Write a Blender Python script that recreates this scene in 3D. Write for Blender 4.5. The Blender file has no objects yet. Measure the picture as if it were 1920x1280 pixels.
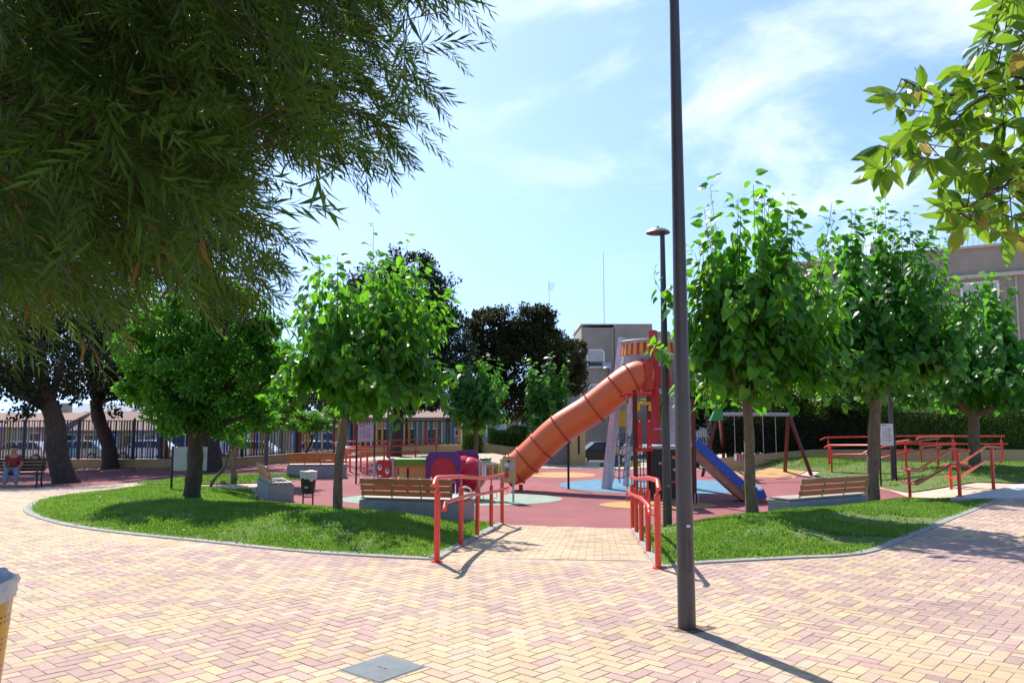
import bpy, bmesh, math, random
import numpy as np
from mathutils import Vector, Matrix
R = math.radians
rng = np.random.default_rng(7)
random.seed(7)
S = bpy.context.scene
COL = S.collection

# ------------------------------------------------------------------ camera
F = 1493.0; TH = math.atan(143.0/F); CAMZ = 1.6
cam = bpy.data.cameras.new("camera"); cam.sensor_width = 36; cam.lens = 36*F/1920; cam.clip_end = 3000; cam.clip_start = .05
co = bpy.data.objects.new("camera", cam); COL.objects.link(co)
co.location = (0, 0, CAMZ); co.rotation_euler = (R(90)+TH, 0, 0); S.camera = co

# ------------------------------------------------------------------ light
SUN_EL = 48.5
SX, SY = -0.40, 0.917                       # horizontal direction towards the sun
el = R(SUN_EL)
to_sun = Vector((SX*math.cos(el), SY*math.cos(el), math.sin(el))).normalized()
w = bpy.data.worlds.new("World"); S.world = w; w.use_nodes = True
nt = w.node_tree; nt.nodes.clear()
def N(t, k, **kw):
    n = t.nodes.new(k)
    for a, b in kw.items(): setattr(n, a, b)
    return n
wo = N(nt, 'ShaderNodeOutputWorld'); bg = N(nt, 'ShaderNodeBackground')
sky = N(nt, 'ShaderNodeTexSky', sky_type='NISHITA', sun_disc=False, sun_elevation=el, sun_rotation=math.atan2(SX, SY))
sky.air_density = 1.0; sky.dust_density = 0.35; sky.ozone_density = 2.4
tc = N(nt, 'ShaderNodeTexCoord')
mp = N(nt, 'ShaderNodeMapping'); mp.inputs['Rotation'].default_value = (0.3, R(-60), R(40)); mp.inputs['Scale'].default_value = (2.6, 3.4, 6.0)
nz = N(nt, 'ShaderNodeTexNoise'); nz.inputs['Scale'].default_value = 1.35; nz.inputs['Detail'].default_value = 9; nz.inputs['Roughness'].default_value = .58; nz.inputs['Distortion'].default_value = .35
rp = N(nt, 'ShaderNodeMapRange', interpolation_type='SMOOTHSTEP'); rp.inputs[1].default_value = .46; rp.inputs[2].default_value = .76
# clouds gather round one part of the sky
dv = N(nt, 'ShaderNodeVectorMath', operation='DOT_PRODUCT'); dv.inputs[1].default_value = Vector((.30, .86, .42)).normalized()
dr = N(nt, 'ShaderNodeMapRange', interpolation_type='SMOOTHSTEP'); dr.inputs[1].default_value = .90; dr.inputs[2].default_value = .98; dr.inputs[3].default_value = .06
mu = N(nt, 'ShaderNodeMath', operation='MULTIPLY'); mx = N(nt, 'ShaderNodeMixRGB'); mx.inputs[2].default_value = (6.6, 6.8, 7.1, 1)
mu2 = N(nt, 'ShaderNodeMath', operation='MULTIPLY'); mu2.inputs[1].default_value = .55
L = nt.links.new
yw = N(nt, 'ShaderNodeMapping'); yw.inputs['Rotation'].default_value = (0, R(8), R(6))
L(tc.outputs['Generated'], yw.inputs[0]); L(yw.outputs[0], mp.inputs[0])
lift = N(nt, 'ShaderNodeMapping'); lift.inputs['Location'].default_value = (0, 0, .20); lift.inputs['Scale'].default_value = (1, 1, .80)
nv = N(nt, 'ShaderNodeVectorMath', operation='NORMALIZE')
L(tc.outputs['Generated'], lift.inputs[0]); L(lift.outputs[0], nv.inputs[0]); L(nv.outputs[0], sky.inputs[0])
L(mp.outputs[0], nz.inputs[0]); L(nz.outputs[0], rp.inputs[0])
L(tc.outputs['Generated'], dv.inputs[0]); L(dv.outputs['Value'], dr.inputs[0])
L(rp.outputs[0], mu.inputs[0]); L(dr.outputs[0], mu.inputs[1]); L(mu.outputs[0], mu2.inputs[0]); L(mu2.outputs[0], mx.inputs[0])
tn = N(nt, 'ShaderNodeMixRGB', blend_type='MULTIPLY'); tn.inputs[0].default_value = 1; tn.inputs[2].default_value = (.93, .965, 1, 1)
L(sky.outputs[0], tn.inputs[1]); L(tn.outputs[0], mx.inputs[1]); L(mx.outputs[0], bg.inputs[0]); bg.inputs[1].default_value = 0.145
L(bg.outputs[0], wo.inputs[0])
sl = bpy.data.lights.new("sun", 'SUN'); sl.energy = 4.6; sl.angle = R(.53); sl.color = (1.0, .95, .88)
so = bpy.data.objects.new("sun", sl); COL.objects.link(so); so.rotation_euler = (-to_sun).to_track_quat('-Z', 'Y').to_euler(); so.location = (-10, 20, 30)
S.view_settings.view_transform = 'Standard'; S.view_settings.look = 'None'; S.view_settings.gamma = 1; S.view_settings.exposure = 0.75
S.render.engine = 'CYCLES'
S.cycles.max_bounces = 8; S.cycles.transmission_bounces = 6; S.cycles.diffuse_bounces = 3; S.cycles.transparent_max_bounces = 8

# ------------------------------------------------------------------ terrain + pixel helpers
def ss(t): t = np.clip(t, 0, 1); return t*t*(3-2*t)
PCX, PCY, PRX, PRY, PZ = 1.7, 23.0, 8.8, 8.6, -.40
def gz(x, y):
    x = np.asarray(x, float); y = np.asarray(y, float)
    b = -.65*ss((-x-3)/12)*ss((y-13)/16)
    b = b-.48*ss((y-27)/6)*ss((x+1)/3)*ss((11-x)/3)
    b = b+(-1.45-b)*ss((y-38)/10)
    ex, ey = (x-PCX)/PRX, (y-PCY)/PRY
    r = np.maximum(np.hypot(ex, ey), 1e-3); nx = ex/r; ny = ey/r
    dist = (r-1)*8.7
    Wf = np.interp(nx, [-1, .1, .2, .3, .46, .64, .8, 1], [5.6, 5.6, 5.0, 4.0, 2.9, 2.1, 1.6, 1.5])
    Wb = np.interp(nx, [-1, 0, 1], [5.6, 3, 1.5])
    W = np.where(ny < 0, Wf, Wb)
    t = np.clip(dist/W, 0, 1); t = .35*ss(t)+.65*t
    return PZ+(b-PZ)*t
def ray(px, py):
    u = (px-960)/F; v = (640-py)/F
    return np.array([u, math.cos(TH)-v*math.sin(TH), math.sin(TH)+v*math.cos(TH)])
def D(px, py, Y):                       # point seen at a pixel at depth Y
    r = ray(px, py); k = Y/r[1]; return Vector((r[0]*k, Y, CAMZ+r[2]*k))
def G(px, py, z):                       # point on a level plane
    r = ray(px, py); k = (z-CAMZ)/r[2]; return Vector((r[0]*k, r[1]*k, z))
_Y = np.arange(3.0, 90, .01)
def GP(px, py, dz=0):                   # point on the terrain
    r = ray(px, py); k = _Y/r[1]; h = CAMZ+r[2]*k-gz(r[0]*k, _Y)-dz
    i = int(np.argmax(h < 0)) if (h < 0).any() else len(_Y)-1
    return Vector((r[0]*k[i], _Y[i], float(gz(r[0]*k[i], _Y[i]))+dz))
def proj(x, y, z):
    zz = z-CAMZ; f = y*math.cos(TH)+zz*math.sin(TH); v = -y*math.sin(TH)+zz*math.cos(TH)
    return 960+F*x/f, 640-F*v/f
def inpoly(x, y, poly):
    x = np.asarray(x, float); y = np.asarray(y, float); ins = np.zeros(x.shape, bool); n = len(poly)
    for i in range(n):
        x0, y0 = poly[i][0], poly[i][1]; x1, y1 = poly[(i+1) % n][0], poly[(i+1) % n][1]
        if y0 == y1: continue
        c = ((y0 > y) != (y1 > y)) & (x < (x1-x0)*(y-y0)/(y1-y0)+x0)
        ins ^= c
    return ins
def edist(x, y, poly, closed=True):
    x = np.asarray(x, float); y = np.asarray(y, float); d = np.full(x.shape, 1e9); n = len(poly)
    for i in range(n if closed else n-1):
        x0, y0 = poly[i][0], poly[i][1]; x1, y1 = poly[(i+1) % n][0], poly[(i+1) % n][1]
        dx, dy = x1-x0, y1-y0; l = dx*dx+dy*dy+1e-12
        t = np.clip(((x-x0)*dx+(y-y0)*dy)/l, 0, 1)
        d = np.minimum(d, np.hypot(x-x0-t*dx, y-y0-t*dy))
    return d
def catmull(pts, n=6, closed=False):
    P = [Vector(p) for p in pts]; out = []
    m = len(P)
    for i in range(m if closed else m-1):
        a = P[(i-1) % m] if closed or i > 0 else P[0]*2-P[1]
        b, c = P[i], P[(i+1) % m]
        d = P[(i+2) % m] if closed or i+2 < m else P[-1]*2-P[-2]
        for k in range(n):
            t = k/n
            out.append(.5*((2*b)+(-a+c)*t+(2*a-5*b+4*c-d)*t*t+(-a+3*b-3*c+d)*t*t*t))
    if not closed: out.append(P[-1])
    return out
def vnoise(x, y, sc, seed=0):           # smooth value noise on the ground
    r = np.random.default_rng(seed).random((64, 64)); x = np.asarray(x)/sc+31.3; y = np.asarray(y)/sc+17.7
    xi = np.floor(x).astype(int); yi = np.floor(y).astype(int); fx = ss(x-xi); fy = ss(y-yi)
    g = lambda a, b: r[a % 64, b % 64]
    return (g(xi, yi)*(1-fx)+g(xi+1, yi)*fx)*(1-fy)+(g(xi, yi+1)*(1-fx)+g(xi+1, yi+1)*fx)*fy

# ------------------------------------------------------------------ materials
def mat(name, c, rough=.6, metal=0, c2=None, scale=8, bump=0, bscale=60, spec=.5, coat=0, stretch=None, detail=4, dirt=0):
    m = bpy.data.materials.new(name); m.use_nodes = True; t = m.node_tree; p = t.nodes['Principled BSDF']
    p.inputs['Roughness'].default_value = rough; p.inputs['Metallic'].default_value = metal
    p.inputs['Specular IOR Level'].default_value = spec; p.inputs['Coat Weight'].default_value = coat
    p.inputs['Base Color'].default_value = (*c, 1)
    c2 = c2 or tuple(min(1, v*.82) for v in c)
    tcn = N(t, 'ShaderNodeTexCoord'); src = tcn.outputs['Object']
    if stretch:
        mm = N(t, 'ShaderNodeMapping'); mm.inputs['Scale'].default_value = stretch; t.links.new(src, mm.inputs[0]); src = mm.outputs[0]
    n1 = N(t, 'ShaderNodeTexNoise'); n1.inputs['Scale'].default_value = scale; n1.inputs['Detail'].default_value = detail
    t.links.new(src, n1.inputs[0])
    r1 = N(t, 'ShaderNodeMapRange'); r1.inputs[1].default_value = .35; r1.inputs[2].default_value = .68; t.links.new(n1.outputs[0], r1.inputs[0])
    mi = N(t, 'ShaderNodeMixRGB'); mi.inputs[1].default_value = (*c, 1); mi.inputs[2].default_value = (*c2, 1)
    t.links.new(r1.outputs[0], mi.inputs[0]); outc = mi.outputs[0]
    if dirt:
        n3 = N(t, 'ShaderNodeTexNoise'); n3.inputs['Scale'].default_value = scale*.22; n3.inputs['Detail'].default_value = 8; n3.inputs['Roughness'].default_value = .65
        t.links.new(tcn.outputs['Object'], n3.inputs[0])
        r3 = N(t, 'ShaderNodeMapRange'); r3.inputs[1].default_value = .45; r3.inputs[2].default_value = .75; r3.inputs[4].default_value = dirt; t.links.new(n3.outputs[0], r3.inputs[0])
        m3 = N(t, 'ShaderNodeMixRGB'); m3.inputs[2].default_value = (c[0]*.45, c[1]*.43, c[2]*.4, 1); t.links.new(r3.outputs[0], m3.inputs[0]); t.links.new(outc, m3.inputs[1]); outc = m3.outputs[0]
    t.links.new(outc, p.inputs['Base Color'])
    if bump:
        n2 = N(t, 'ShaderNodeTexNoise'); n2.inputs['Scale'].default_value = bscale; n2.inputs['Detail'].default_value = 3
        t.links.new(src, n2.inputs[0]); b = N(t, 'ShaderNodeBump'); b.inputs['Strength'].default_value = bump; b.inputs['Distance'].default_value = .02
        t.links.new(n2.outputs[0], b.inputs['Height']); t.links.new(b.outputs[0], p.inputs['Normal'])
    return m
def leafmat(name, ca, cb, tr, trans=.4, rough=.42, spec=.4, red=None):
    m = bpy.data.materials.new(name); m.use_nodes = True; t = m.node_tree; p = t.nodes['Principled BSDF']; o = t.nodes['Material Output']
    p.inputs['Roughness'].default_value = rough; p.inputs['Specular IOR Level'].default_value = spec
    a = N(t, 'ShaderNodeAttribute', attribute_name='rnd')
    cr = N(t, 'ShaderNodeValToRGB'); e = cr.color_ramp.elements; e[0].color = (*ca, 1); e[1].color = (*cb, 1)
    if red: e[1].position = .9; q = e.new(.99); q.color = (*red, 1)
    t.links.new(a.outputs['Fac'], cr.inputs[0]); t.links.new(cr.outputs[0], p.inputs['Base Color'])
    tl = N(t, 'ShaderNodeBsdfTranslucent'); cr2 = N(t, 'ShaderNodeValToRGB'); e = cr2.color_ramp.elements
    e[0].color = (tr[0]*.55, tr[1]*.7, tr[2]*.6, 1); e[1].color = (*tr, 1)
    if red: e[1].position = .9; q = e.new(.97); q.color = (*[v*1.5 for v in red], 1)
    t.links.new(a.outputs['Fac'], cr2.inputs[0]); t.links.new(cr2.outputs[0], tl.inputs[0])
    ms = N(t, 'ShaderNodeMixShader'); ms.inputs[0].default_value = trans
    t.links.new(p.outputs[0], ms.inputs[1]); t.links.new(tl.outputs[0], ms.inputs[2]); t.links.new(ms.outputs[0], o.inputs[0])
    return m
def facecol(name, rough=.85, bump=.3, bscale=120):
    m = bpy.data.materials.new(name); m.use_nodes = True; t = m.node_tree; p = t.nodes['Principled BSDF']; p.inputs['Roughness'].default_value = rough
    p.inputs['Specular IOR Level'].default_value = .25
    a = N(t, 'ShaderNodeAttribute', attribute_name='tint'); tcn = N(t, 'ShaderNodeTexCoord')
    n = N(t, 'ShaderNodeTexNoise'); n.inputs['Scale'].default_value = 45; n.inputs['Detail'].default_value = 5; t.links.new(tcn.outputs['Object'], n.inputs[0])
    n2 = N(t, 'ShaderNodeTexNoise'); n2.inputs['Scale'].default_value = 1.3; n2.inputs['Detail'].default_value = 7; n2.inputs['Roughness'].default_value = .7; t.links.new(tcn.outputs['Object'], n2.inputs[0])
    ad = N(t, 'ShaderNodeMath', operation='ADD'); t.links.new(n.outputs[0], ad.inputs[0]); t.links.new(n2.outputs[0], ad.inputs[1])
    r = N(t, 'ShaderNodeMapRange'); r.inputs[1].default_value = .7; r.inputs[2].default_value = 1.35; r.inputs[3].default_value = .80; r.inputs[4].default_value = 1.1; t.links.new(ad.outputs[0], r.inputs[0])
    vo = N(t, 'ShaderNodeTexVoronoi'); vo.inputs['Scale'].default_value = 1.7; t.links.new(tcn.outputs['Object'], vo.inputs[0])
    vr = N(t, 'ShaderNodeMapRange'); vr.inputs[1].default_value = .025; vr.inputs[2].default_value = .045; vr.inputs[3].default_value = .62; vr.inputs[4].default_value = 1; t.links.new(vo.outputs['Distance'], vr.inputs[0])
    n3 = N(t, 'ShaderNodeTexNoise'); n3.inputs['Scale'].default_value = .45; n3.inputs['Detail'].default_value = 9; n3.inputs['Roughness'].default_value = .72; t.links.new(tcn.outputs['Object'], n3.inputs[0])
    r3 = N(t, 'ShaderNodeMapRange'); r3.inputs[1].default_value = .42; r3.inputs[2].default_value = .72; r3.inputs[3].default_value = 1.0; r3.inputs[4].default_value = .80; t.links.new(n3.outputs[0], r3.inputs[0])
    m1 = N(t, 'ShaderNodeMath', operation='MULTIPLY'); t.links.new(vr.outputs[0], m1.inputs[0]); t.links.new(r3.outputs[0], m1.inputs[1])
    m2 = N(t, 'ShaderNodeMath', operation='MULTIPLY'); t.links.new(m1.outputs[0], m2.inputs[0]); t.links.new(r.outputs[0], m2.inputs[1])
    v = N(t, 'ShaderNodeVectorMath', operation='SCALE'); t.links.new(a.outputs['Color'], v.inputs[0]); t.links.new(m2.outputs[0], v.inputs['Scale']); t.links.new(v.outputs[0], p.inputs['Base Color'])
    b = N(t, 'ShaderNodeBump'); b.inputs['Strength'].default_value = bump; b.inputs['Distance'].default_value = .004; t.links.new(n.outputs[0], b.inputs['Height']); t.links.new(b.outputs[0], p.inputs['Normal'])
    return m

M = {}
M['paver'] = facecol('paver')
M['ground'] = mat('ground_paving', (.55, .42, .30), .9, c2=(.50, .34, .26), scale=3, bump=.15, dirt=.2)
M['sand'] = mat('joint_sand', (.40, .31, .235), .95, bump=.2)
M['rubber_red'] = mat('rubber_red', (.32, .115, .118), .9, c2=(.26, .092, .098), scale=1.1, bump=.35, bscale=240, detail=9, spec=.2, dirt=.28)
M['rubber_green'] = mat('rubber_green', (.30, .38, .29), .9, c2=(.25, .32, .25), scale=3, bump=.3, bscale=240, spec=.2)
M['rubber_blue'] = mat('rubber_blue', (.13, .26, .36), .9, c2=(.10, .21, .30), scale=3, bump=.3, bscale=240, spec=.2)
M['rubber_ochre'] = mat('rubber_ochre', (.52, .30, .12), .9, c2=(.44, .26, .11), scale=3, bump=.3, bscale=240, spec=.2)
M['soil'] = mat('soil', (.23, .17, .10), .95, c2=(.10, .16, .035), scale=5, bump=.5, bscale=40)
M['soilpatch'] = mat('soil_patch', (.09, .055, .035), .95, c2=(.20, .13, .08), scale=20, bump=.5, bscale=90)
M['turf'] = mat('turf', (.075, .155, .02), .95, c2=(.15, .15, .05), scale=2.2, bump=.6, bscale=90, detail=8)
M['kerb'] = mat('kerb', (.34, .325, .30), .9, c2=(.26, .25, .235), scale=6, bump=.2, dirt=.4)
M['grass'] = leafmat('grass_blade', (.085, .18, .024), (.26, .38, .075), (.28, .48, .05), .42, .5, .3)
M['drygrass'] = mat('dry', (.3, .24, .1))
M['red'] = mat('red_paint', (.80, .055, .03), .36, c2=(.72, .05, .028), scale=5, coat=.3, dirt=.18)
M['darkpole'] = mat('pole_paint', (.060, .055, .058), .42, c2=(.048, .045, .048), scale=7, coat=.15, dirt=.2)
M['black'] = mat('black_metal', (.015, .015, .016), .45)
M['steel'] = mat('galvanised', (.45, .46, .48), .4, .7, c2=(.36, .37, .39))
M['concrete'] = mat('bench_concrete', (.35, .35, .37), .85, c2=(.30, .30, .32), scale=5, bump=.15, dirt=.25)
M['wood'] = mat('slat_wood', (.58, .20, .045), .5, c2=(.44, .14, .03), scale=4, stretch=(1, 14, 14), bump=.2)
M['seatwood'] = mat('seat_wood', (.50, .42, .36), .6, c2=(.40, .32, .27), scale=4, stretch=(1, 14, 14))
M['slatmetal'] = mat('bench_metal', (.30, .31, .22), .45, .4)
M['bark'] = mat('bark_smooth', (.24, .17, .105), .9, c2=(.14, .10, .065), scale=5, stretch=(3, 3, 1), bump=.7, bscale=18, dirt=.5)
M['barkdark'] = mat('bark_dark', (.085, .065, .05), .95, c2=(.045, .035, .028), scale=5, stretch=(3, 3, .8), bump=.9, bscale=14)
M['twig'] = mat('twig', (.085, .052, .028), .85, c2=(.05, .032, .018))
M['mulberry'] = leafmat('mulberry_leaf', (.022, .095, .012), (.085, .25, .025), (.27, .64, .03), .48, .40, .38)
M['mulberry2'] = leafmat('mulberry_leaf_cool', (.018, .085, .014), (.065, .205, .026), (.20, .55, .035), .45, .38, .42)
M['small'] = leafmat('small_leaf', (.022, .095, .010), (.085, .24, .018), (.20, .56, .025), .44, .4, .4)
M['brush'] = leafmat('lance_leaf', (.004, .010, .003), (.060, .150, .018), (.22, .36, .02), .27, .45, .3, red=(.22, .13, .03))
M['ficus'] = leafmat('rubber_leaf', (.045, .13, .020), (.10, .22, .03), (.33, .52, .03), .48, .28, .45, red=(.26, .20, .04))
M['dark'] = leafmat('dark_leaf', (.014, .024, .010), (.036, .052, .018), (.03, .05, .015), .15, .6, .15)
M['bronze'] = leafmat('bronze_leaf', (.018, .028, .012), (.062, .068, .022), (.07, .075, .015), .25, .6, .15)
M['pine'] = leafmat('pine_needle', (.016, .03, .013), (.035, .06, .022), (.04, .07, .02), .2, .5, .3)
M['hedge'] = leafmat('hedge_leaf', (.04, .10, .016), (.13, .24, .03), (.22, .42, .03), .38, .4, .4)
M['pinelight'] = leafmat('pine_light', (.05, .09, .02), (.09, .14, .03), (.12, .2, .04), .3, .5, .3)
M['ochre'] = mat('ochre_wall', (.64, .46, .21), .9, c2=(.56, .40, .18), scale=3, bump=.1, dirt=.3)
M['coping'] = mat('coping', (.55, .42, .26), .9)
M['white'] = mat('white_paint', (.78, .78, .76), .6)
M['glass'] = mat('window_glass', (.03, .035, .04), .12, 0, spec=.5)
M['blind'] = mat('blind', (.50, .53, .56), .6)
M['facade'] = mat('facade_taupe', (.36, .315, .265), .9, c2=(.31, .27, .23), scale=1.2, bump=.1, dirt=.2)
M['facade2'] = mat('facade_brown', (.33, .29, .235), .9, c2=(.29, .25, .205), scale=1.2, bump=.1, dirt=.2)
M['facadetrim'] = mat('facade_trim', (.55, .49, .42), .85)
M['facadelight'] = mat('facade_light', (.44, .39, .31), .9, dirt=.2)
M['facadegrey'] = mat('facade_grey', (.33, .36, .40), .9)
M['tile'] = mat('roof_tile', (.27, .17, .135), .9, c2=(.22, .14, .11), scale=6, stretch=(3, 3, 3), bump=.5, bscale=8)
M['orange'] = mat('slide_plastic', (.82, .17, .045), .42, c2=(.76, .15, .04), scale=2, coat=.1, dirt=.15)
M['orangering'] = mat('slide_ring', (.50, .07, .02), .5)
M['redpanel'] = mat('red_panel', (.58, .02, .02), .4)
M['orangered'] = mat('orange_red_plastic', (.62, .05, .018), .4)
M['lilac'] = mat('lilac_paint', (.62, .61, .68), .4, dirt=.2)
M['maroon'] = mat('maroon_post', (.13, .015, .018), .45, dirt=.2)
M['blue'] = mat('blue_panel', (.015, .10, .58), .4)
M['navy'] = mat('navy_panel', (.02, .02, .12), .4)
M['salmon'] = mat('salmon_slide', (.52, .20, .14), .4)
M['yellow'] = mat('yellow_panel', (.75, .42, .02), .45)
M['purple'] = mat('purple_panel', (.13, .025, .19), .45)
M['crimson'] = mat('crimson_plastic', (.60, .012, .035), .35)
M['green'] = mat('green_panel', (.03, .30, .08), .45)
M['lime'] = mat('lime_panel', (.14, .28, .03), .5)
M['tan'] = mat('tan_panel', (.55, .40, .18), .6)
M['greypanel'] = mat('grey_panel', (.42, .44, .48), .5)
M['meshgrey'] = mat('mesh_grey', (.30, .33, .36), .5)
M['blackpanel'] = mat('black_panel', (.018, .015, .015), .5)
M['rope'] = mat('rope', (.05, .07, .16), .8)
M['ropered'] = mat('rope_dark', (.04, .02, .02), .8)
M['ropetan'] = mat('rope_tan', (.45, .36, .2), .7)
M['carblack'] = mat('car_black', (.012, .013, .015), .4, coat=.1, spec=.3)
M['carwhite'] = mat('car_white', (.70, .72, .74), .25, coat=1)
M['carblue'] = mat('car_blue', (.30, .42, .52), .25, coat=1)
M['carsilver'] = mat('car_silver', (.42, .44, .46), .25, .5, coat=1)
M['tyre'] = mat('tyre', (.02, .02, .02), .9)
M['bag'] = mat('bin_liner', (.66, .63, .58), .35, c2=(.48, .48, .5), scale=12, bump=.8, bscale=20)
M['signface'] = mat('sign_face', (.75, .75, .76), .5)
M['signlilac'] = mat('sign_lilac', (.52, .42, .50), .5)
M['ink'] = mat('sign_ink', (.12, .15, .16), .6)
M['skin'] = mat('skin', (.40, .22, .15), .6)
M['shirt'] = mat('shirt_red', (.28, .02, .02), .8)  # shirt and trousers darkened in colour to stand in for tree shade
M['jeans'] = mat('trousers', (.20, .25, .33), .85)
M['hair'] = mat('hair', (.03, .02, .015), .7)
M['teal'] = mat('teal_slat', (.03, .28, .32), .5)
M['slatyellow'] = mat('yellow_slat', (.85, .50, .03), .5)
M['slatblue'] = mat('blue_slat', (.03, .18, .55), .5)
M['slatred'] = mat('red_slat', (.55, .05, .03), .5)
M['slatwhite'] = mat('cream_slat', (.75, .70, .58), .5)
M['cover'] = mat('cover_plate', (.15, .175, .19), .8, 0, c2=(.12, .14, .155), scale=10, bump=.25, bscale=90, dirt=.35)
M['asphalt'] = mat('asphalt', (.09, .09, .09), .95)
M['step'] = mat('step_concrete', (.58, .55, .52), .85, c2=(.5, .47, .45), dirt=.2)
M['lampwhite'] = mat('lamp_top', (.40, .38, .36), .4, .3)
M['lampbrown'] = mat('lamp_underside', (.11, .06, .045), .5)

# ------------------------------------------------------------------ mesh builder
def tag(o, label=None, cat=None, group=None, kind=None):
    if label: o['label'] = label
    if cat: o['category'] = cat
    if group: o['group'] = group
    if kind: o['kind'] = kind
    return o
def thing(name, label, cat, loc=(0, 0, 0), rz=0, group=None):
    o = bpy.data.objects.new(name, None); COL.objects.link(o); o.location = loc; o.rotation_euler = (0, 0, rz)
    o.empty_display_size = .1
    return tag(o, label, cat, group)
class MB:
    def __init__(s): s.v = []; s.f = []; s.m = []; s.cm = 0
    def add(s, vs, fs):
        n = len(s.v); s.v += [tuple(v) for v in vs]; s.f += [tuple(i+n for i in f) for f in fs]; s.m += [s.cm]*len(fs); return s
    def box(s, c, d, rz=0, rx=0, ry=0, ch=0):
        c = Vector(c); h = Vector(d)/2; Rm = Matrix.Rotation(rz, 3, 'Z') @ Matrix.Rotation(ry, 3, 'Y') @ Matrix.Rotation(rx, 3, 'X')
        if ch <= 0:
            vs = [c+Rm @ Vector((x*h.x, y*h.y, z*h.z)) for z in (-1, 1) for y in (-1, 1) for x in (-1, 1)]
            return s.add(vs, [(0, 2, 3, 1), (4, 5, 7, 6), (0, 1, 5, 4), (2, 6, 7, 3), (0, 4, 6, 2), (1, 3, 7, 5)])
        bm = bmesh.new(); bmesh.ops.create_cube(bm, size=1)
        for v in bm.verts: v.co = Vector((v.co.x*d[0], v.co.y*d[1], v.co.z*d[2]))
        bmesh.ops.bevel(bm, geom=bm.edges[:], offset=ch, segments=2, affect='EDGES')
        bm.verts.index_update()
        s.add([c+Rm @ v.co for v in bm.verts], [[v.index for v in f.verts] for f in bm.faces]); bm.free(); return s
    def tube(s, pts, rad, n=10, cap=True, flat=None):
        P = [Vector(p) for p in pts]; m = len(P)
        if not hasattr(rad, '__len__'): rad = [rad]*m
        T = [(P[min(i+1, m-1)]-P[max(i-1, 0)]).normalized() for i in range(m)]
        up = Vector((0, 0, 1)) if abs(T[0].z) < .9 else Vector((1, 0, 0))
        a = T[0].cross(up).normalized(); vs = []
        for i in range(m):
            a = (a-T[i]*a.dot(T[i])).normalized(); b = T[i].cross(a)
            for k in range(n):
                an = 2*math.pi*k/n; vs.append(P[i]+(a*math.cos(an)+b*math.sin(an))*rad[i])
        fs = [(i*n+k, i*n+(k+1) % n, (i+1)*n+(k+1) % n, (i+1)*n+k) for i in range(m-1) for k in range(n)]
        if cap: fs += [tuple(range(n-1, -1, -1)), tuple(range((m-1)*n, m*n))]
        return s.add(vs, fs)
    def cyl(s, a, b, r, r2=None, n=12, cap=True): return s.tube([a, b], [r, r if r2 is None else r2], n, cap)
    def lathe(s, c, prof, n=20, axis='Z'):
        c = Vector(c); vs = []; m = len(prof)
        for (r, z) in prof:
            for k in range(n):
                an = 2*math.pi*k/n; x, y = r*math.cos(an), r*math.sin(an)
                vs.append(c+(Vector((x, y, z)) if axis == 'Z' else Vector((x, z, y)) if axis == 'Y' else Vector((z, x, y))))
        fs = [(i*n+k, i*n+(k+1) % n, (i+1)*n+(k+1) % n, (i+1)*n+k) for i in range(m-1) for k in range(n)]
        return s.add(vs, fs)
    def prism(s, poly, a, b):          # poly: function values; a,b offset vectors
        n = len(poly); P = [Vector(p) for p in poly]; a = Vector(a); b = Vector(b)
        vs = [p+a for p in P]+[p+b for p in P]
        fs = [tuple(range(n-1, -1, -1)), tuple(range(n, 2*n))]+[(i, (i+1) % n, n+(i+1) % n, n+i) for i in range(n)]
        return s.add(vs, fs)
    def disc(s, c, r, t, nrm='Y', n=20, sx=1, sz=1):
        c = Vector(c); pts = []
        for k in range(n):
            an = 2*math.pi*k/n; x, y = r*sx*math.cos(an), r*sz*math.sin(an)
            pts.append(c+(Vector((x, 0, y)) if nrm == 'Y' else Vector((x, y, 0)) if nrm == 'Z' else Vector((0, x, y))))
        o = Vector((0, t/2, 0)) if nrm == 'Y' else Vector((0, 0, t/2)) if nrm == 'Z' else Vector((t/2, 0, 0))
        return s.prism(pts, -o, o)
    def build(s, name, m, parent=None, world=False, smooth=True, bevel=0, ang=35):
        me = bpy.data.meshes.new(name)
        vs = s.v
        if world and parent is not None:
            l = parent.location; vs = [(v[0]-l.x, v[1]-l.y, v[2]-l.z) for v in vs]
        me.from_pydata(vs, [], s.f)
        for mm in (m if isinstance(m, (list, tuple)) else [m]): me.materials.append(M[mm] if isinstance(mm, str) else mm)
        if isinstance(m, (list, tuple)): me.polygons.foreach_set('material_index', s.m)
        bm = bmesh.new(); bm.from_mesh(me); bmesh.ops.recalc_face_normals(bm, faces=bm.faces); bm.to_mesh(me); bm.free()
        if smooth:
            me.shade_smooth(); me.set_sharp_from_angle(angle=R(ang))
        me.update()
        o = bpy.data.objects.new(name, me); COL.objects.link(o)
        if parent is not None: o.parent = parent
        if bevel:
            b = o.modifiers.new('bevel', 'BEVEL'); b.width = bevel; b.segments = 2; b.limit_method = 'ANGLE'; b.angle_limit = R(40)
        return o
def struct(o): o['kind'] = 'structure'; return o
def copy_tree(o, parent=None):
    c = o.copy(); COL.objects.link(c); c.parent = parent
    for ch in list(o.children): copy_tree(ch, c)
    return c

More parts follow.
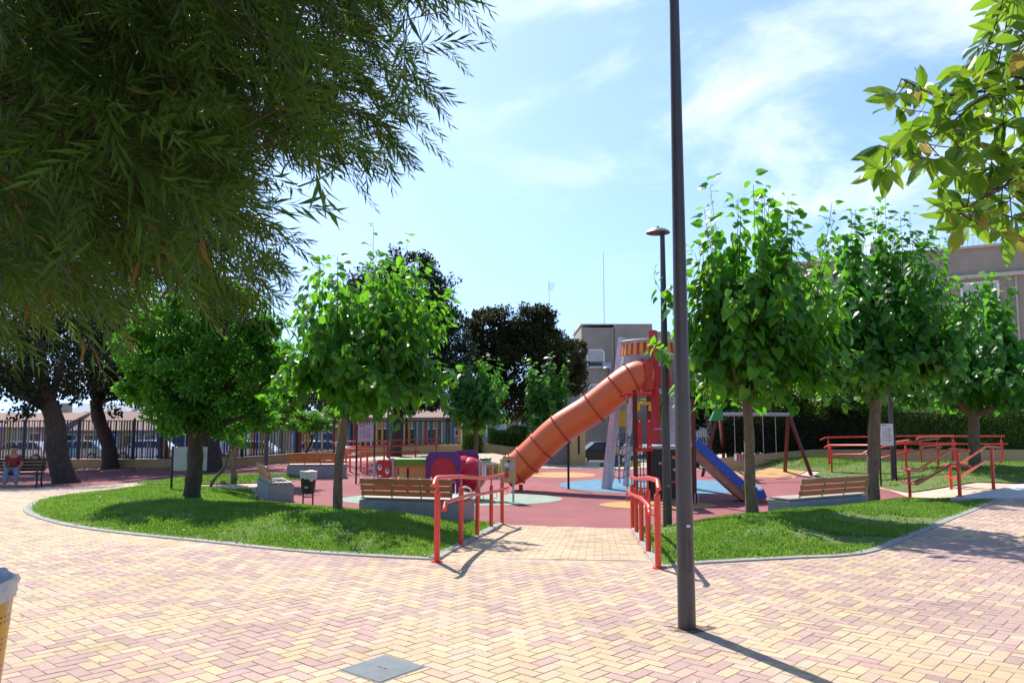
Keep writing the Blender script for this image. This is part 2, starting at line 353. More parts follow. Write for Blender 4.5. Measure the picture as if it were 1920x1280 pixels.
def arrmesh(name, V, loops, starts, totals, m, parent=None, attrs=None, smooth=False):
    me = bpy.data.meshes.new(name)
    me.vertices.add(len(V)); me.vertices.foreach_set('co', np.asarray(V, np.float32).ravel())
    me.loops.add(len(loops)); me.loops.foreach_set('vertex_index', np.asarray(loops, np.int32))
    me.polygons.add(len(starts)); me.polygons.foreach_set('loop_start', np.asarray(starts, np.int32))
    me.polygons.foreach_set('loop_total', np.asarray(totals, np.int32))
    me.update(calc_edges=True)
    if attrs:
        for k, (ty, arr) in attrs.items():
            a = me.attributes.new(k, ty, 'FACE'); a.data.foreach_set('value' if ty == 'FLOAT' else 'color', np.asarray(arr, np.float32).ravel())
    if smooth: me.shade_smooth()
    else: me.shade_flat()
    me.materials.append(M[m])
    o = bpy.data.objects.new(name, me); COL.objects.link(o)
    if parent is not None: o.parent = parent
    return o
def nrmz(a): return a/np.maximum(np.linalg.norm(a, axis=-1, keepdims=True), 1e-9)
TPL = {
 'heart': ([(0, .10, 0), (-.24, -.06, .05), (-.45, .22, .10), (-.34, .58, .05), (0, .58, -.03), (0, 1.08, -.16), (.34, .58, .05), (.45, .22, .10), (.24, -.06, .05)],
           [(0, 1, 2, 4), (4, 2, 3), (4, 3, 5), (0, 4, 7, 8), (4, 6, 7), (4, 5, 6)]),
 'lance': ([(0, 0, 0), (-.062, .42, .02), (0, .46, -.012), (.062, .42, .02), (0, 1, -.14)], [(0, 2, 1), (0, 3, 2), (1, 2, 4), (2, 3, 4)]),
 'oval': ([(0, 0, 0), (-.17, .22, .035), (-.23, .5, .03), (-.14, .8, -.03), (0, 1.0, -.13), (.14, .8, -.03), (.23, .5, .03), (.17, .22, .035), (0, .3, -.01), (0, .65, -.03)],
          [(0, 8, 1), (1, 8, 9, 2), (2, 9, 3), (3, 9, 4), (0, 7, 8), (7, 6, 9, 8), (6, 5, 9), (5, 4, 9)]),
 'leaf': ([(0, 0, 0), (-.3, .45, .08), (0, 1, -.06), (.3, .45, .08)], [(0, 3, 2), (0, 2, 1)]),
 'needle': ([(0, 0, 0), (-.12, .5, .0), (0, 1, 0), (.12, .5, 0)], [(0, 3, 2, 1)]),
}
def leafmesh(name, tpl, pos, tip, nrm, sc, m, parent=None, rnd=None):
    tv, tf = TPL[tpl]; tv = np.array(tv); n = len(pos); k = len(tv)
    tip = nrmz(tip); x = nrmz(np.cross(tip, nrm)); z = np.cross(x, tip)
    sc = np.broadcast_to(sc, (n,))[:, None, None]
    V = pos[:, None, :]+sc*(tv[None, :, 0:1]*x[:, None, :]+tv[None, :, 1:2]*tip[:, None, :]+tv[None, :, 2:3]*z[:, None, :])
    V = V.reshape(-1, 3)
    if parent is not None: V = V-np.array(parent.location)
    fl = np.concatenate([np.array(f) for f in tf]); tot = np.array([len(f) for f in tf]); st = np.concatenate([[0], np.cumsum(tot)[:-1]])
    loops = (fl[None]+(np.arange(n)*k)[:, None]).ravel(); starts = (st[None]+(np.arange(n)*len(fl))[:, None]).ravel(); totals = np.tile(tot, n)
    if rnd is None: rnd = rng.random(n)
    return arrmesh(name, V, loops, starts, totals, m, parent, {'rnd': ('FLOAT', np.repeat(rnd, len(tf)))})
def rvec(n): return nrmz(rng.normal(size=(n, 3)))

# ------------------------------------------------------------------ ground sheets
def sheet(name, poly, m, zoff, step=.5, zf=None, curb=0):
    bm = bmesh.new(); vs = [bm.verts.new((p[0], p[1], 0)) for p in poly]; bm.faces.new(vs)
    xs = [p[0] for p in poly]; ys = [p[1] for p in poly]
    for ax, lo, hi in ((0, min(xs), max(xs)), (1, min(ys), max(ys))):
        v = math.ceil(lo/step)*step
        while v < hi:
            c = [0, 0, 0]; c[ax] = v; nn = [0, 0, 0]; nn[ax] = 1
            bmesh.ops.bisect_plane(bm, geom=bm.verts[:]+bm.edges[:]+bm.faces[:], plane_co=c, plane_no=nn, dist=1e-5); v += step
    bmesh.ops.triangulate(bm, faces=bm.faces[:])
    C = np.array([v.co[:] for v in bm.verts]); z = gz(C[:, 0], C[:, 1])+zoff
    if zf is not None: z = z+zf(C[:, 0], C[:, 1])
    for v, q in zip(bm.verts, z): v.co.z = float(q)
    for f in bm.faces:
        if f.normal.z < 0: f.normal_flip()
        f.smooth = True
    me = bpy.data.meshes.new(name); bm.to_mesh(me); bm.free(); me.materials.append(M[m])
    o = bpy.data.objects.new(name, me); COL.objects.link(o); return struct(o)
def kerb(name, pts, width, zt, m='kerb', closed=False, depth=.12):
    P = [Vector((p[0], p[1], 0)) for p in pts]; n = len(P); vs = []; mb = MB()
    for i in range(n):
        a = P[i-1] if i > 0 or closed else P[0]; b = P[(i+1) % n] if i < n-1 or closed else P[-1]
        t = (b-a).normalized(); s = Vector((-t.y, t.x, 0))*width/2; z = float(gz(P[i].x, P[i].y))
        for q, zz in ((-s, z+zt-depth), (-s, z+zt-.008), (-s*.88, z+zt), (s*.88, z+zt), (s, z+zt-.008), (s, z+zt-depth)):
            vs.append(P[i]+q+Vector((0, 0, zz)))
    fs = [(i*6+k, i*6+k+1, ((i+1) % n)*6+k+1, ((i+1) % n)*6+k) for i in range(n if closed else n-1) for k in range(5)]
    mb.add(vs, fs)
    if not closed: mb.add([vs[k] for k in range(6)]+[vs[(n-1)*6+k] for k in range(6)], [(0, 1, 2, 3, 4, 5), (11, 10, 9, 8, 7, 6)])
    return struct(mb.build(name, m))

xs = np.concatenate([[-900, -400, -150, -80, -50], np.arange(-34, 34.1, .4), [50, 80, 150, 400, 900]])
ys = np.concatenate([[-60, -20, -8], np.arange(-4, 60.1, .4), [70, 90, 130, 200, 400, 900, 1600]])
XX, YY = np.meshgrid(xs, ys); ZZ = gz(XX, YY)-.010
V = np.stack([XX, YY, ZZ], -1).reshape(-1, 3); nx_, ny_ = len(xs), len(ys)
ii = (np.arange(ny_-1)[:, None]*nx_+np.arange(nx_-1)[None]).ravel()
lo = np.stack([ii, ii+1, ii+nx_+1, ii+nx_], 1).ravel()
struct(arrmesh('ground', V, lo, np.arange(len(ii))*4, np.full(len(ii), 4), 'ground', smooth=True))

# outlines measured on the terrain
LL = catmull([GP(*p) for p in [(815, 1049), (700, 1043), (600, 1037), (500, 1028), (400, 1017), (300, 1007), (200, 996), (130, 985), (80, 972), (56, 962), (51, 953), (62, 944), (95, 933), (150, 926), (200, 923)]], 4)
LLb = [GP(*p) for p in [(200, 923), (260, 921), (380, 919), (474, 917)]]
LLp = catmull([GP(*p) for p in [(474, 917), (480, 926), (497, 939), (535, 948), (590, 954), (660, 962), (760, 969), (860, 976), (937, 983)]], 4)
LLr = [GP(937, 983), GP(815, 1049)]
lawn_left = [Vector((p.x, p.y)) for p in LL+LLb[1:-1]+LLp]
RLf = catmull([GP(*p) for p in [(1240, 1064), (1300, 1057), (1380, 1052), (1480, 1047), (1570, 1043), (1622, 1036), (1662, 1023), (1720, 999), (1785, 972), (1840, 950), (1872, 937)]], 4)
RLp = catmull([GP(*p) for p in [(1770, 937), (1700, 940), (1640, 944), (1560, 951), (1470, 961), (1400, 968), (1320, 977), (1250, 986), (1190, 992)]], 4)
lawn_right = [Vector((p.x, p.y)) for p in RLf+RLp]
def mound(poly, h, dry, wd=1.3):
    return lambda x, y: h*ss(edist(x, y, poly)/wd)+.025*(vnoise(x, y, .9, 3)-.5)*ss(edist(x, y, poly)/.5)
mL = mound(lawn_left, .28, 0, 2.2); mR = mound(lawn_right, .28, 0, 1.9)
sheet('lawn', lawn_left, 'turf', .012, .3, mL); sheet('lawn', lawn_right, 'turf', .012, .3, mR)
kerb('kerb', LL, .13, .022); kerb('kerb', LLp, .12, .03)
kerb('kerb', [LLr[0], GP(895, 1006), GP(860, 1024), LLr[1]], .14, .035)
kerb('kerb', RLf, .13, .022); kerb('kerb', [GP(1190, 992), GP(1205, 1015), GP(1222, 1040), GP(1240, 1066)], .12, .03)

# playground rubber
a = GP(937, 983.5); b = GP(1190, 991)
def el(cx, cy, rx, ry, n=72, a0=0, a1=2*math.pi): return [(cx+rx*math.cos(a0+(a1-a0)*i/n), cy+ry*math.sin(a0+(a1-a0)*i/n)) for i in range(n)]
play = [(a.x, a.y), (b.x, b.y)]
RLq = [(p.x, p.y) for p in reversed(RLp)][1:-1]
play += RLq+[(9.4, 18.9), (10.0, 20.3), (10.4, 22)]
play += [(PCX+9*math.cos(t), PCY+8.8*math.sin(t)) for t in np.linspace(.05, math.pi-.05, 40)]
play += [(p.x, p.y) for p in LLp[:-1]]
sheet('playground_surface', play, 'rubber_red', .004, .5)
sheet('playground_circle', el(-1.5, 20.0, 2.75, 1.65), 'rubber_green', .009, .5)
sheet('playground_circle', el(4.35, 23.9, 2.95, 2.7), 'rubber_blue', .009, .5)
sheet('playground_circle', el(3.35, 18.55, 1.35, .85), 'rubber_ochre', .013, .5)
p = GP(1050, 890); sheet('playground_circle', el(p.x, p.y, 1.25, 1.4), 'rubber_ochre', .009, .5)
p = GP(1430, 887); sheet('playground_circle', el(p.x, p.y, 1.5, 1.5), 'rubber_ochre', .009, .5)
kerb('kerb', [(PCX+9.06*math.cos(t), PCY+8.86*math.sin(t)) for t in np.linspace(.05, math.pi-.05, 60)], .1, .02)
plaza = [GP(*p) for p in [(-120, 912), (-120, 882), (100, 877), (480, 868), (640, 865), (860, 860), (905, 872), (880, 880), (700, 886), (560, 892), (480, 893), (300, 897), (200, 907), (60, 912)]]
sheet('plaza_surface', [(p.x, p.y) for p in plaza], 'rubber_red', .004, .8)
far_l = [GP(*p) for p in [(250, 908), (330, 901), (480, 893), (580, 889), (640, 887), (560, 899), (486, 905), (420, 907), (330, 909)]]
far_l = [(p.x, p.y) for p in far_l]
far_r = [(p.x, p.y) for p in [GP(*q) for q in [(1290, 868), (1620, 866), (1640, 875), (1600, 884), (1500, 882), (1400, 876), (1300, 873)]]]
far_r2 = [(10.5, 21.3), (11.3, 20.3), (12.4, 19.8), (20, 19.8), (20, 28.2), (11.5, 28.2), (9.8, 26.5), (10.6, 24)]
far_c = [(p.x, p.y) for p in [GP(1125, 869), GP(1200, 869), GP(1200, 874), GP(1125, 874)]]
for q in (far_l, far_r, far_r2, far_c): sheet('lawn', q, 'turf', .02, .5, mound(q, .10, 0))
struct(sheet('road', [(-80, 52), (80, 52), (80, 66), (-80, 66)], 'asphalt', .004, 4))

# ------------------------------------------------------------------ pavers
def pavers():
    Wd = .10; ang = R(48); ca, sa = math.cos(ang), math.sin(ang); q = []
    n = 190
    I, J = np.meshgrid(np.arange(-n, n), np.arange(-n, n)); m4 = (I-J) % 4
    h = m4 == 0; v = m4 == 3
    cx = np.concatenate([I[h]+1.0, I[v]+.5])*Wd; cy = np.concatenate([J[h]+.5, J[v]+1.0])*Wd
    hx = np.concatenate([np.full(h.sum(), 1.0), np.full(v.sum(), .5)])*Wd; hy = np.concatenate([np.full(h.sum(), .5), np.full(v.sum(), 1.0)])*Wd
    X = cx*ca-cy*sa; Y = cx*sa+cy*ca+9
    rp = [(LLr[0].x, LLr[0].y), (LLr[1].x+.06, LLr[1].y+.5), (1.5, 8.9), (b.x, b.y)]
    keep = (Y > 2.2) & (Y < 22) & (np.abs(X) < .95*Y+2.5) & (X < 12.5) & ~(inpoly(X, Y, rp) & (edist(X, Y, rp) > .10))
    keep &= ~(inpoly(X, Y, play)) & ~(inpoly(X, Y, lawn_left) & (edist(X, Y, lawn_left) > .25)) & ~(inpoly(X, Y, lawn_right) & (edist(X, Y, lawn_right) > .25))
    keep &= ~((np.hypot(X-1.39, Y-6.10) < .20))
    keep &= ~((Y > 15.9) & (X > 8.0)) & ~((Y > 18) & (X > -6))
    X, Y, hx, hy = X[keep], Y[keep], hx[keep], hy[keep]; A = np.full(len(X), ang)
    # ramp pavers, laid square to the ramp
    dv = Vector((rp[0][0]-rp[1][0], rp[0][1]-rp[1][1])).normalized(); ra = math.atan2(dv.x, dv.y)
    I, J = np.meshgrid(np.arange(-30, 50), np.arange(-2, 60)); u = (I*.2+(J % 2)*.1).ravel(); vv = (J*.1).ravel()
    X2 = rp[1][0]+u*math.cos(ra)+vv*math.sin(ra); Y2 = rp[1][1]-u*math.sin(ra)+vv*math.cos(ra)
    k = inpoly(X2, Y2, rp) | ((edist(X2, Y2, rp) < .04) & (Y2 < 10)); X2, Y2 = X2[k], Y2[k]
    X = np.concatenate([X, X2]); Y = np.concatenate([Y, Y2]); hx = np.concatenate([hx, np.full(len(X2), .1)]); hy = np.concatenate([hy, np.full(len(X2), .05)]); A = np.concatenate([A, np.full(len(X2), -ra)])
    n = len(X); rr = rng.random(n)
    pn = vnoise(X+rng.normal(0, .12, n), Y*1.0+rng.normal(0, .12, n), 1.5, 11)*.50+vnoise(X, Y, .5, 12)*.2+rr*.46+.012*np.clip(X, -6, 6)-.01
    ramp = np.zeros(n, bool); ramp[n-len(X2):] = True
    pink = np.where(ramp, rr > .93, pn > .635)
    mid = (~pink) & (rng.random(n) < np.where(ramp, .35, .40))
    C = np.where(pink[:, None], np.array([.47, .320, .27]), np.where(mid[:, None], np.array([.555, .410, .295]), np.array([.575, .430, .270])))
    C = C*(1+rng.normal(0, .045, (n, 1)))*(1+rng.normal(0, .012, (n, 3)))
    st = rng.random(n) < .004; C[st] *= .8
    C = np.clip(C, 0, 1)
    ca, sa = np.cos(A), np.sin(A); V = np.zeros((n, 8, 3)); tilt = rng.normal(0, .0012, (n, 2))
    for i, (ix, iy, t) in enumerate([(-1, -1, 0), (1, -1, 0), (1, 1, 0), (-1, 1, 0), (-1, -1, 1), (1, -1, 1), (1, 1, 1), (-1, 1, 1)]):
        g = .0025 if t == 0 else .0050
        lx = ix*(hx-g); ly = iy*(hy-g); wx = X+lx*ca-ly*sa; wy = Y+lx*sa+ly*ca
        V[:, i, 0] = wx; V[:, i, 1] = wy; V[:, i, 2] = gz(wx, wy)+np.where(ramp, .003, 0)+(-.003 if t == 0 else .001+tilt[:, 0]*ix*.5+tilt[:, 1]*iy*.5)
    f = np.array([(4, 5, 6, 7), (0, 1, 5, 4), (1, 2, 6, 5), (2, 3, 7, 6), (3, 0, 4, 7)]).ravel()
    lo = (f[None]+(np.arange(n)*8)[:, None]).ravel()
    C4 = np.concatenate([C, np.ones((n, 1))], 1)
    struct(arrmesh('paving', V.reshape(-1, 3), lo, np.arange(n*5)*4, np.full(n*5, 4), 'paver', attrs={'tint': ('FLOAT_COLOR', np.repeat(C4, 5, 0))}))
    sand_poly = [(-17, 2), (14, 2), (14, 15.8), (9, 15.8), (2.4, 14.35), (-.4, 14.4), (-7.2, 22), (-17, 22)]
    struct(sheet('joint_sand', sand_poly, 'sand', -.0022, .4))
pavers()

# ------------------------------------------------------------------ grass
def grass(poly, zf, n, h, name, label, lim=None):
    P = np.array([(p[0], p[1]) for p in poly]); lo = P.min(0); hi = P.max(0)
    pts = rng.random((n*3, 2))*(hi-lo)+lo; k = inpoly(pts[:, 0], pts[:, 1], poly); pts = pts[k][:n]
    ed = edist(pts[:, 0], pts[:, 1], poly)
    x, y = pts[:, 0], pts[:, 1]
    bare = vnoise(x, y, .7, 5)*.5+vnoise(x, y, .25, 6)*.5
    p = np.clip(ed/.25, .15, 1)*np.where(bare > .60, .3, 1)
    if lim is not None: p *= lim(x, y)
    k = rng.random(len(x)) < p; x, y, ed = x[k], y[k], ed[k]
    m = len(x); z = gz(x, y)+.012+zf(x, y)
    pos = np.stack([x, y, z-.004], 1)
    tip = np.stack([rng.normal(0, .55, m), rng.normal(0, .55, m), np.ones(m)], 1); nr = rvec(m)
    sc = h*(.5+.8*rng.random(m))*(1+.5*(vnoise(x, y, .5, 9)-.5))
    rn = np.clip(.05+.60*vnoise(x, y, .9, 21)+.35*vnoise(x, y, .22, 22)+rng.normal(0, .2, m), 0, 1)
    o = leafmesh(name, 'needle', pos, tip, nr, sc, 'grass', None, rn)
    return tag(o, label, 'grass', kind='stuff')
def worn_l(x, y):
    d = np.full(np.shape(x), 9.0)
    for px, py, a_, b_ in ((875, 1012, .45, 1.1), (800, 1038, .9, .25), (540, 1026, .8, .16), (250, 998, .9, .14), (500, 945, .9, .5), (650, 975, .5, .3)):
        p = GP(px, py); d = np.minimum(d, np.hypot((x-p.x)/a_, (y-p.y)/b_))
    return np.where(d+.8*(vnoise(x, y, .3, 34)-.5) < 1, .10, 1.0)
grass(lawn_left, mL, 230000, .055, 'grass', 'bright green mown grass of the big left lawn')
def worn_r(x, y):
    p1 = GP(1700, 985); p2 = GP(1262, 1000); p3 = GP(1600, 1020)
    d = np.minimum(np.hypot((x-p1.x)/1.3, (y-p1.y)/.8), np.hypot((x-p2.x)/.35, (y-p2.y)/1.3)); d = np.minimum(d, np.hypot((x-p3.x)/.9, (y-p3.y)/.45))
    return np.where(d+.7*(vnoise(x, y, .3, 34)-.5) < 1, .06, 1.0)
grass(lawn_right, mR, 190000, .055, 'grass', 'green grass with bare patches on the right lawn', worn_r)
for q, l in ((far_l, 'strip of grass beyond the left path'), (far_r, 'grass in front of the ochre wall behind the swings'), (far_r2, 'worn grass beyond the steps with red handrails'), (far_c, 'small patch of grass near the parked black car')):
    grass(q, mound(q, .10, 0), 26000, .07, 'grass', l)
def litter(poly, zf, n, label):
    P = np.array([(p[0], p[1]) for p in poly]); lo = P.min(0); hi = P.max(0)
    pts = rng.random((n*3, 2))*(hi-lo)+lo; k = inpoly(pts[:, 0], pts[:, 1], poly); pts = pts[k][:n]; m = len(pts)
    pos = np.stack([pts[:, 0], pts[:, 1], gz(pts[:, 0], pts[:, 1])+.03+zf(pts[:, 0], pts[:, 1])], 1)
    tip = nrmz(np.stack([rng.normal(size=m), rng.normal(size=m), rng.normal(0, .2, m)], 1)); nr = np.stack([rng.normal(0, .3, m), rng.normal(0, .3, m), np.ones(m)], 1)
    return tag(leafmesh('fallen_leaves', 'leaf', pos, tip, nr, .02+.03*rng.random(m), 'litter'), label, 'leaves', kind='stuff')
M['litter'] = leafmat('litter_leaf', (.42, .30, .14), (.62, .52, .34), (.3, .2, .08), .1)
litter(lawn_left, lambda x, y: mL(x, y)+.02, 420, 'pale dry leaves scattered on the left lawn')
litter(lawn_right, lambda x, y: mR(x, y)+.02, 380, 'pale dry leaves scattered on the right lawn')
nt_ = 60; X = rng.uniform(-6, 7, nt_); Y = rng.uniform(4.6, 10, nt_)
kk = ~inpoly(X, Y, lawn_left) & ~inpoly(X, Y, lawn_right)
X, Y = X[kk], Y[kk]; m_ = len(X)
tag(leafmesh('fallen_leaves', 'leaf', np.stack([X, Y, gz(X, Y)+.008], 1), np.stack([rng.normal(size=m_), rng.normal(size=m_), np.zeros(m_)], 1), np.stack([rng.normal(0, .3, m_), rng.normal(0, .3, m_), np.ones(m_)], 1), .015+.02*rng.random(m_), 'litter'), 'dry leaf bits scattered over the brick paving', 'leaves', kind='stuff')

# ------------------------------------------------------------------ trees
def bez(a, c, b, n):
    t = np.linspace(0, 1, n)[:, None]; return (1-t)**2*np.array(a)+2*t*(1-t)*np.array(c)+t*t*np.array(b)
def trunk(root, top, r0, r1, m='bark', wob=.04, n=12, flare=1.35, limbs=()):
    b = root.location; mb = MB(); P = []; rad = []
    for i in range(n+1):
        t = i/n; p = b.lerp(Vector(top), t)+Vector((math.sin(t*4+b.x)*wob*math.sin(t*math.pi), math.cos(t*5+b.y)*wob*math.sin(t*math.pi), 0))
        P.append(p); r = r0+(r1-r0)*t; r *= 1+(flare-1)*max(0, 1-t*7)**1.5; rad.append(r*(1+.06*math.sin(t*23+b.x*3)))
    P[0] = P[0]-Vector((0, 0, .15)); mb.tube(P, rad, 14)
    for L_, ra, rb in limbs: mb.tube([Vector(p) for p in L_], list(np.linspace(ra, rb, len(L_))), 8)
    return mb.build('trunk', m, root, world=True)
def mulberry(base, top, label, crown, nsh=95, leaf=.135, m='mulberry', r0=.10, r1=.075, seed=1, group='mulberry trees around the playground', off=0, extra=()):
    """crown = (rx, low z, high z) ; pollarded head with long leafy shoots"""
    global rng
    rs = np.random.default_rng(seed); rng = rs
    root = thing('mulberry_tree', label, 'tree', base, group=group)
    rx, zl, zh = crown; T = np.array(top); limbs = []; starts = []
    nl = 7
    for i in range(nl):
        an = 2*math.pi*i/nl+rs.random(); ln = rx*(.28+.2*rs.random())
        e = T+np.array([math.cos(an)*ln, math.sin(an)*ln, .15+.45*rs.random()])
        L_ = bez(T-np.array([0, 0, .1]), T+np.array([math.cos(an)*ln*.6, math.sin(an)*ln*.6, .0]), e, 6); limbs.append((L_, r1*.62, r1*.34)); starts.append((e, an))
    pos = []; tips = []; nrs = []; scs = []; twigs = MB()
    targets = []
    ncol = 17; cols = []
    for c in range(ncol):
        an = 2*math.pi*(c*.618); rr = rx*math.sqrt((c+.7)/ncol)*(1.02+.18*rs.random()); cols.append((an, rr, zl+(zh-zl)*(.70+.30*rs.random())*(1-.24*(rr/rx)**3)))
    for s in range(nsh):
        q = rs.random()
        if q < .30:
            an = rs.random()*2*math.pi; rr = rx*(.60+.55*rs.random()); zt = zl+rs.random()*(zh-zl)*.30
        else:
            an, rr, zc = cols[s % ncol]; an += rs.normal(0, .14); rr += rs.normal(0, .08)*rx; zt = zc-(zh-zl)*.5*(rs.random()**1.6)
        e = min(starts, key=lambda st: abs(((st[1]-an+math.pi) % (2*math.pi))-math.pi))[0]
        targets.append((e, (T[0]+off+math.cos(an)*rr, T[1]+math.sin(an)*rr, zt), q))
    for ex in extra: targets.append((starts[0][0], ex, .5))
    for e, en, q in targets:
        en = np.array(en); d = en-e; hor = np.array([d[0], d[1], 0]); ctrl = e+hor*(.75 if q > .24 else .6)+np.array([0, 0, (.25*d[2] if q > .24 else .45)])
        n = max(6, int(np.linalg.norm(d)/.098)); L_ = bez(e, ctrl, en, n)
        twigs.tube([Vector(p) for p in L_[::2]], list(np.linspace(.014, .004, len(L_[::2]))), 4, False)
        for k in range(max(1, int(n*.12)), n):
            t = k/n
            for rep in range(2):
                tg = L_[min(k+1, n-1)]-L_[k-1]; side = nrmz(np.cross(tg, rs.normal(size=3))); out = nrmz(hor+1e-3)
                p = L_[k]+side*.07+rs.normal(0, .02, 3)
                dirn = side*.7+out*.35+np.array([0, 0, -.55-.5*rs.random()])
                if t > .88: dirn = side*.6+out*.3+np.array([0, 0, -.1+.4*rs.random()])
                pos.append(p); tips.append(dirn); nrs.append(out*.8+side*.3+np.array([0, 0, .7])+rs.normal(0, .25, 3)); scs.append(leaf*(.55+.72*rs.random())*(1-.3*max(0, t-.75)/.25))
    # dark inner filling
    ni = int(nsh*11); u = rvec(ni)*(rs.random((ni, 1))**.5)
    c = np.array([T[0]+off, T[1], zl+(zh-zl)*.34]); pi = c+u*np.array([rx*.62, rx*.62, (zh-zl)*.30])
    pos = np.concatenate([np.array(pos), pi]); tips = np.concatenate([np.array(tips), u*.6+np.array([0, 0, -.6])]); nrs = np.concatenate([np.array(nrs), rvec(ni)+np.array([0, 0, .4])]); scs = np.concatenate([np.array(scs), leaf*(.7+.4*rs.random(ni))])
    trunk(root, top, r0, r1, 'bark', limbs=limbs)
    cr = leafmesh('crown', 'heart', pos, tips, nrs, scs, m, root)
    tw = twigs.build('shoots', 'twig', root, world=True)
    return root
def blobtree(kind, base, top, label, clumps, n, leaf, m, r0, r1, cat='tree', group=None, tpl='leaf', bark='barkdark', seed=3, shell=.55, wob=.1, limb=True):
    """clumps = [(x,y,z,rx,ry,rz)] ; leaves gathered into sub-clusters within the clumps"""
    global rng
    rng = rs = np.random.default_rng(seed)
    root = thing(kind, label, cat, base, group=group)
    cl = np.array(clumps, float); vol = (cl[:, 3]*cl[:, 4]*cl[:, 5])**(2/3); pr = vol/vol.sum()
    ns = max(12, n//90); w = rs.choice(len(cl), ns, p=pr)
    u = rvec(ns)*(shell+(1-shell)*rs.random((ns, 1)))*(1+.12*rs.normal(size=(ns, 1)))
    sc = cl[w, :3]+u*cl[w, 3:6]
    rad = .16*np.cbrt(cl[w, 3]*cl[w, 4]*cl[w, 5])*(.7+.7*rs.random(ns))+leaf
    k = rs.integers(0, ns, n); v = rvec(n)*(rs.random((n, 1))**.4)
    pos = sc[k]+v*rad[k][:, None]*np.array([1, 1, .75])
    out = nrmz(pos-cl[w[k], :3]); tip = out*.6+rvec(n)*.8+np.array([0, 0, -.25]); nr = out*.7+rvec(n)*.6+np.array([0, 0, .6])
    tone = np.clip(rs.random(ns)[k]*.45+rs.random(n)*.55, 0, 1)
    limbs = []
    if limb:
        T = np.array(top)
        for c in cl: limbs.append((bez(T-np.array([0, 0, .2]), (T+c[:3])/2+np.array([0, 0, .1*c[5]]), c[:3], 6), r1*.6, r1*.15))
    trunk(root, top, r0, r1, bark, wob=wob, limbs=limbs)
    leafmesh('crown', tpl, pos, tip, nr, leaf*(.7+.6*rs.random(n)), m, root, tone)
    return root

# --- mulberries
def TB(px, py, dz=0): return GP(px, py, dz)
b2 = TB(632, 969, .17)
mulberry(b2, D(650, 745, b2.y), 'young mulberry tree with bright green crown on the left lawn beside the bench', (1.47, D(650, 792, b2.y).z, D(650, 425, b2.y).z), 135, .195, 'mulberry', .085, .07, 21, off=.36,
         extra=[tuple(D(838, 735, b2.y-.6)), tuple(D(860, 700, b2.y-.2)), tuple(D(548, 560, b2.y)), tuple(D(700, 425, b2.y)), tuple(D(765, 440, b2.y))])
b3 = TB(1412, 974, .2)
mulberry(b3, D(1398, 730, b3.y), 'tall mulberry tree right of the tall lamp post with long upright shoots', (1.28, D(1400, 770, b3.y).z, D(1400, 335, b3.y).z), 128, .215, 'mulberry', .10, .078, 5, off=.22,
         extra=[tuple(D(1330, 335, b3.y)), tuple(D(1412, 330, b3.y-.4)), tuple(D(1478, 370, b3.y-.3)), tuple(D(1222, 510, b3.y)), tuple(D(1218, 650, b3.y-.3)), tuple(D(1560, 380, b3.y+.2)), tuple(D(1320, 390, b3.y-.5)), tuple(D(1300, 460, b3.y-.2)), tuple(D(1292, 540, b3.y-.3)), tuple(D(1255, 545, b3.y)), tuple(D(1300, 640, b3.y-.4)), tuple(D(1305, 700, b3.y-.3)), tuple(D(1552, 470, b3.y)), tuple(D(1560, 560, b3.y))])
b4 = TB(1634, 936, .10)
mulberry(b4, D(1645, 720, b4.y), 'mulberry tree with thick grey trunk beside the right bench', (1.85, D(1640, 755, b4.y).z, D(1650, 385, b4.y).z), 165, .225, 'mulberry2', .15, .12, 9, off=-.15,
         extra=[tuple(D(1660, 375, b4.y)), tuple(D(1765, 470, b4.y-.3)), tuple(D(1770, 450, b4.y)), tuple(D(1740, 430, b4.y)), tuple(D(1755, 500, b4.y-.2)), tuple(D(1725, 440, b4.y-.3)), tuple(D(1780, 520, b4.y)), tuple(D(1555, 400, b4.y)), tuple(D(1615, 420, b4.y))])
b5 = TB(1828, 884)
mulberry(b5, D(1826, 770, b5.y), 'spreading mulberry tree beyond the steps at the right edge', (2.7, D(1830, 775, b5.y).z, D(1850, 505, b5.y).z), 165, .25, 'mulberry2', .17, .15, 13, off=-.2)
b6 = TB(893, 870)
mulberry(b6, D(891, 790, b6.y), 'small mulberry tree behind the toddler play unit', (1.30, D(893, 812, b6.y).z, D(893, 640, b6.y).z), 85, .22, 'mulberry2', .11, .09, 17)
b7 = TB(1020, 866)
mulberry(b7, D(1024, 800, b7.y), 'small mulberry tree behind the orange tube slide', (1.15, D(1020, 815, b7.y).z, D(1020, 642, b7.y).z), 75, .22, 'mulberry2', .1, .08, 19, extra=[tuple(D(1060, 665, b7.y)), tuple(D(985, 672, b7.y))])
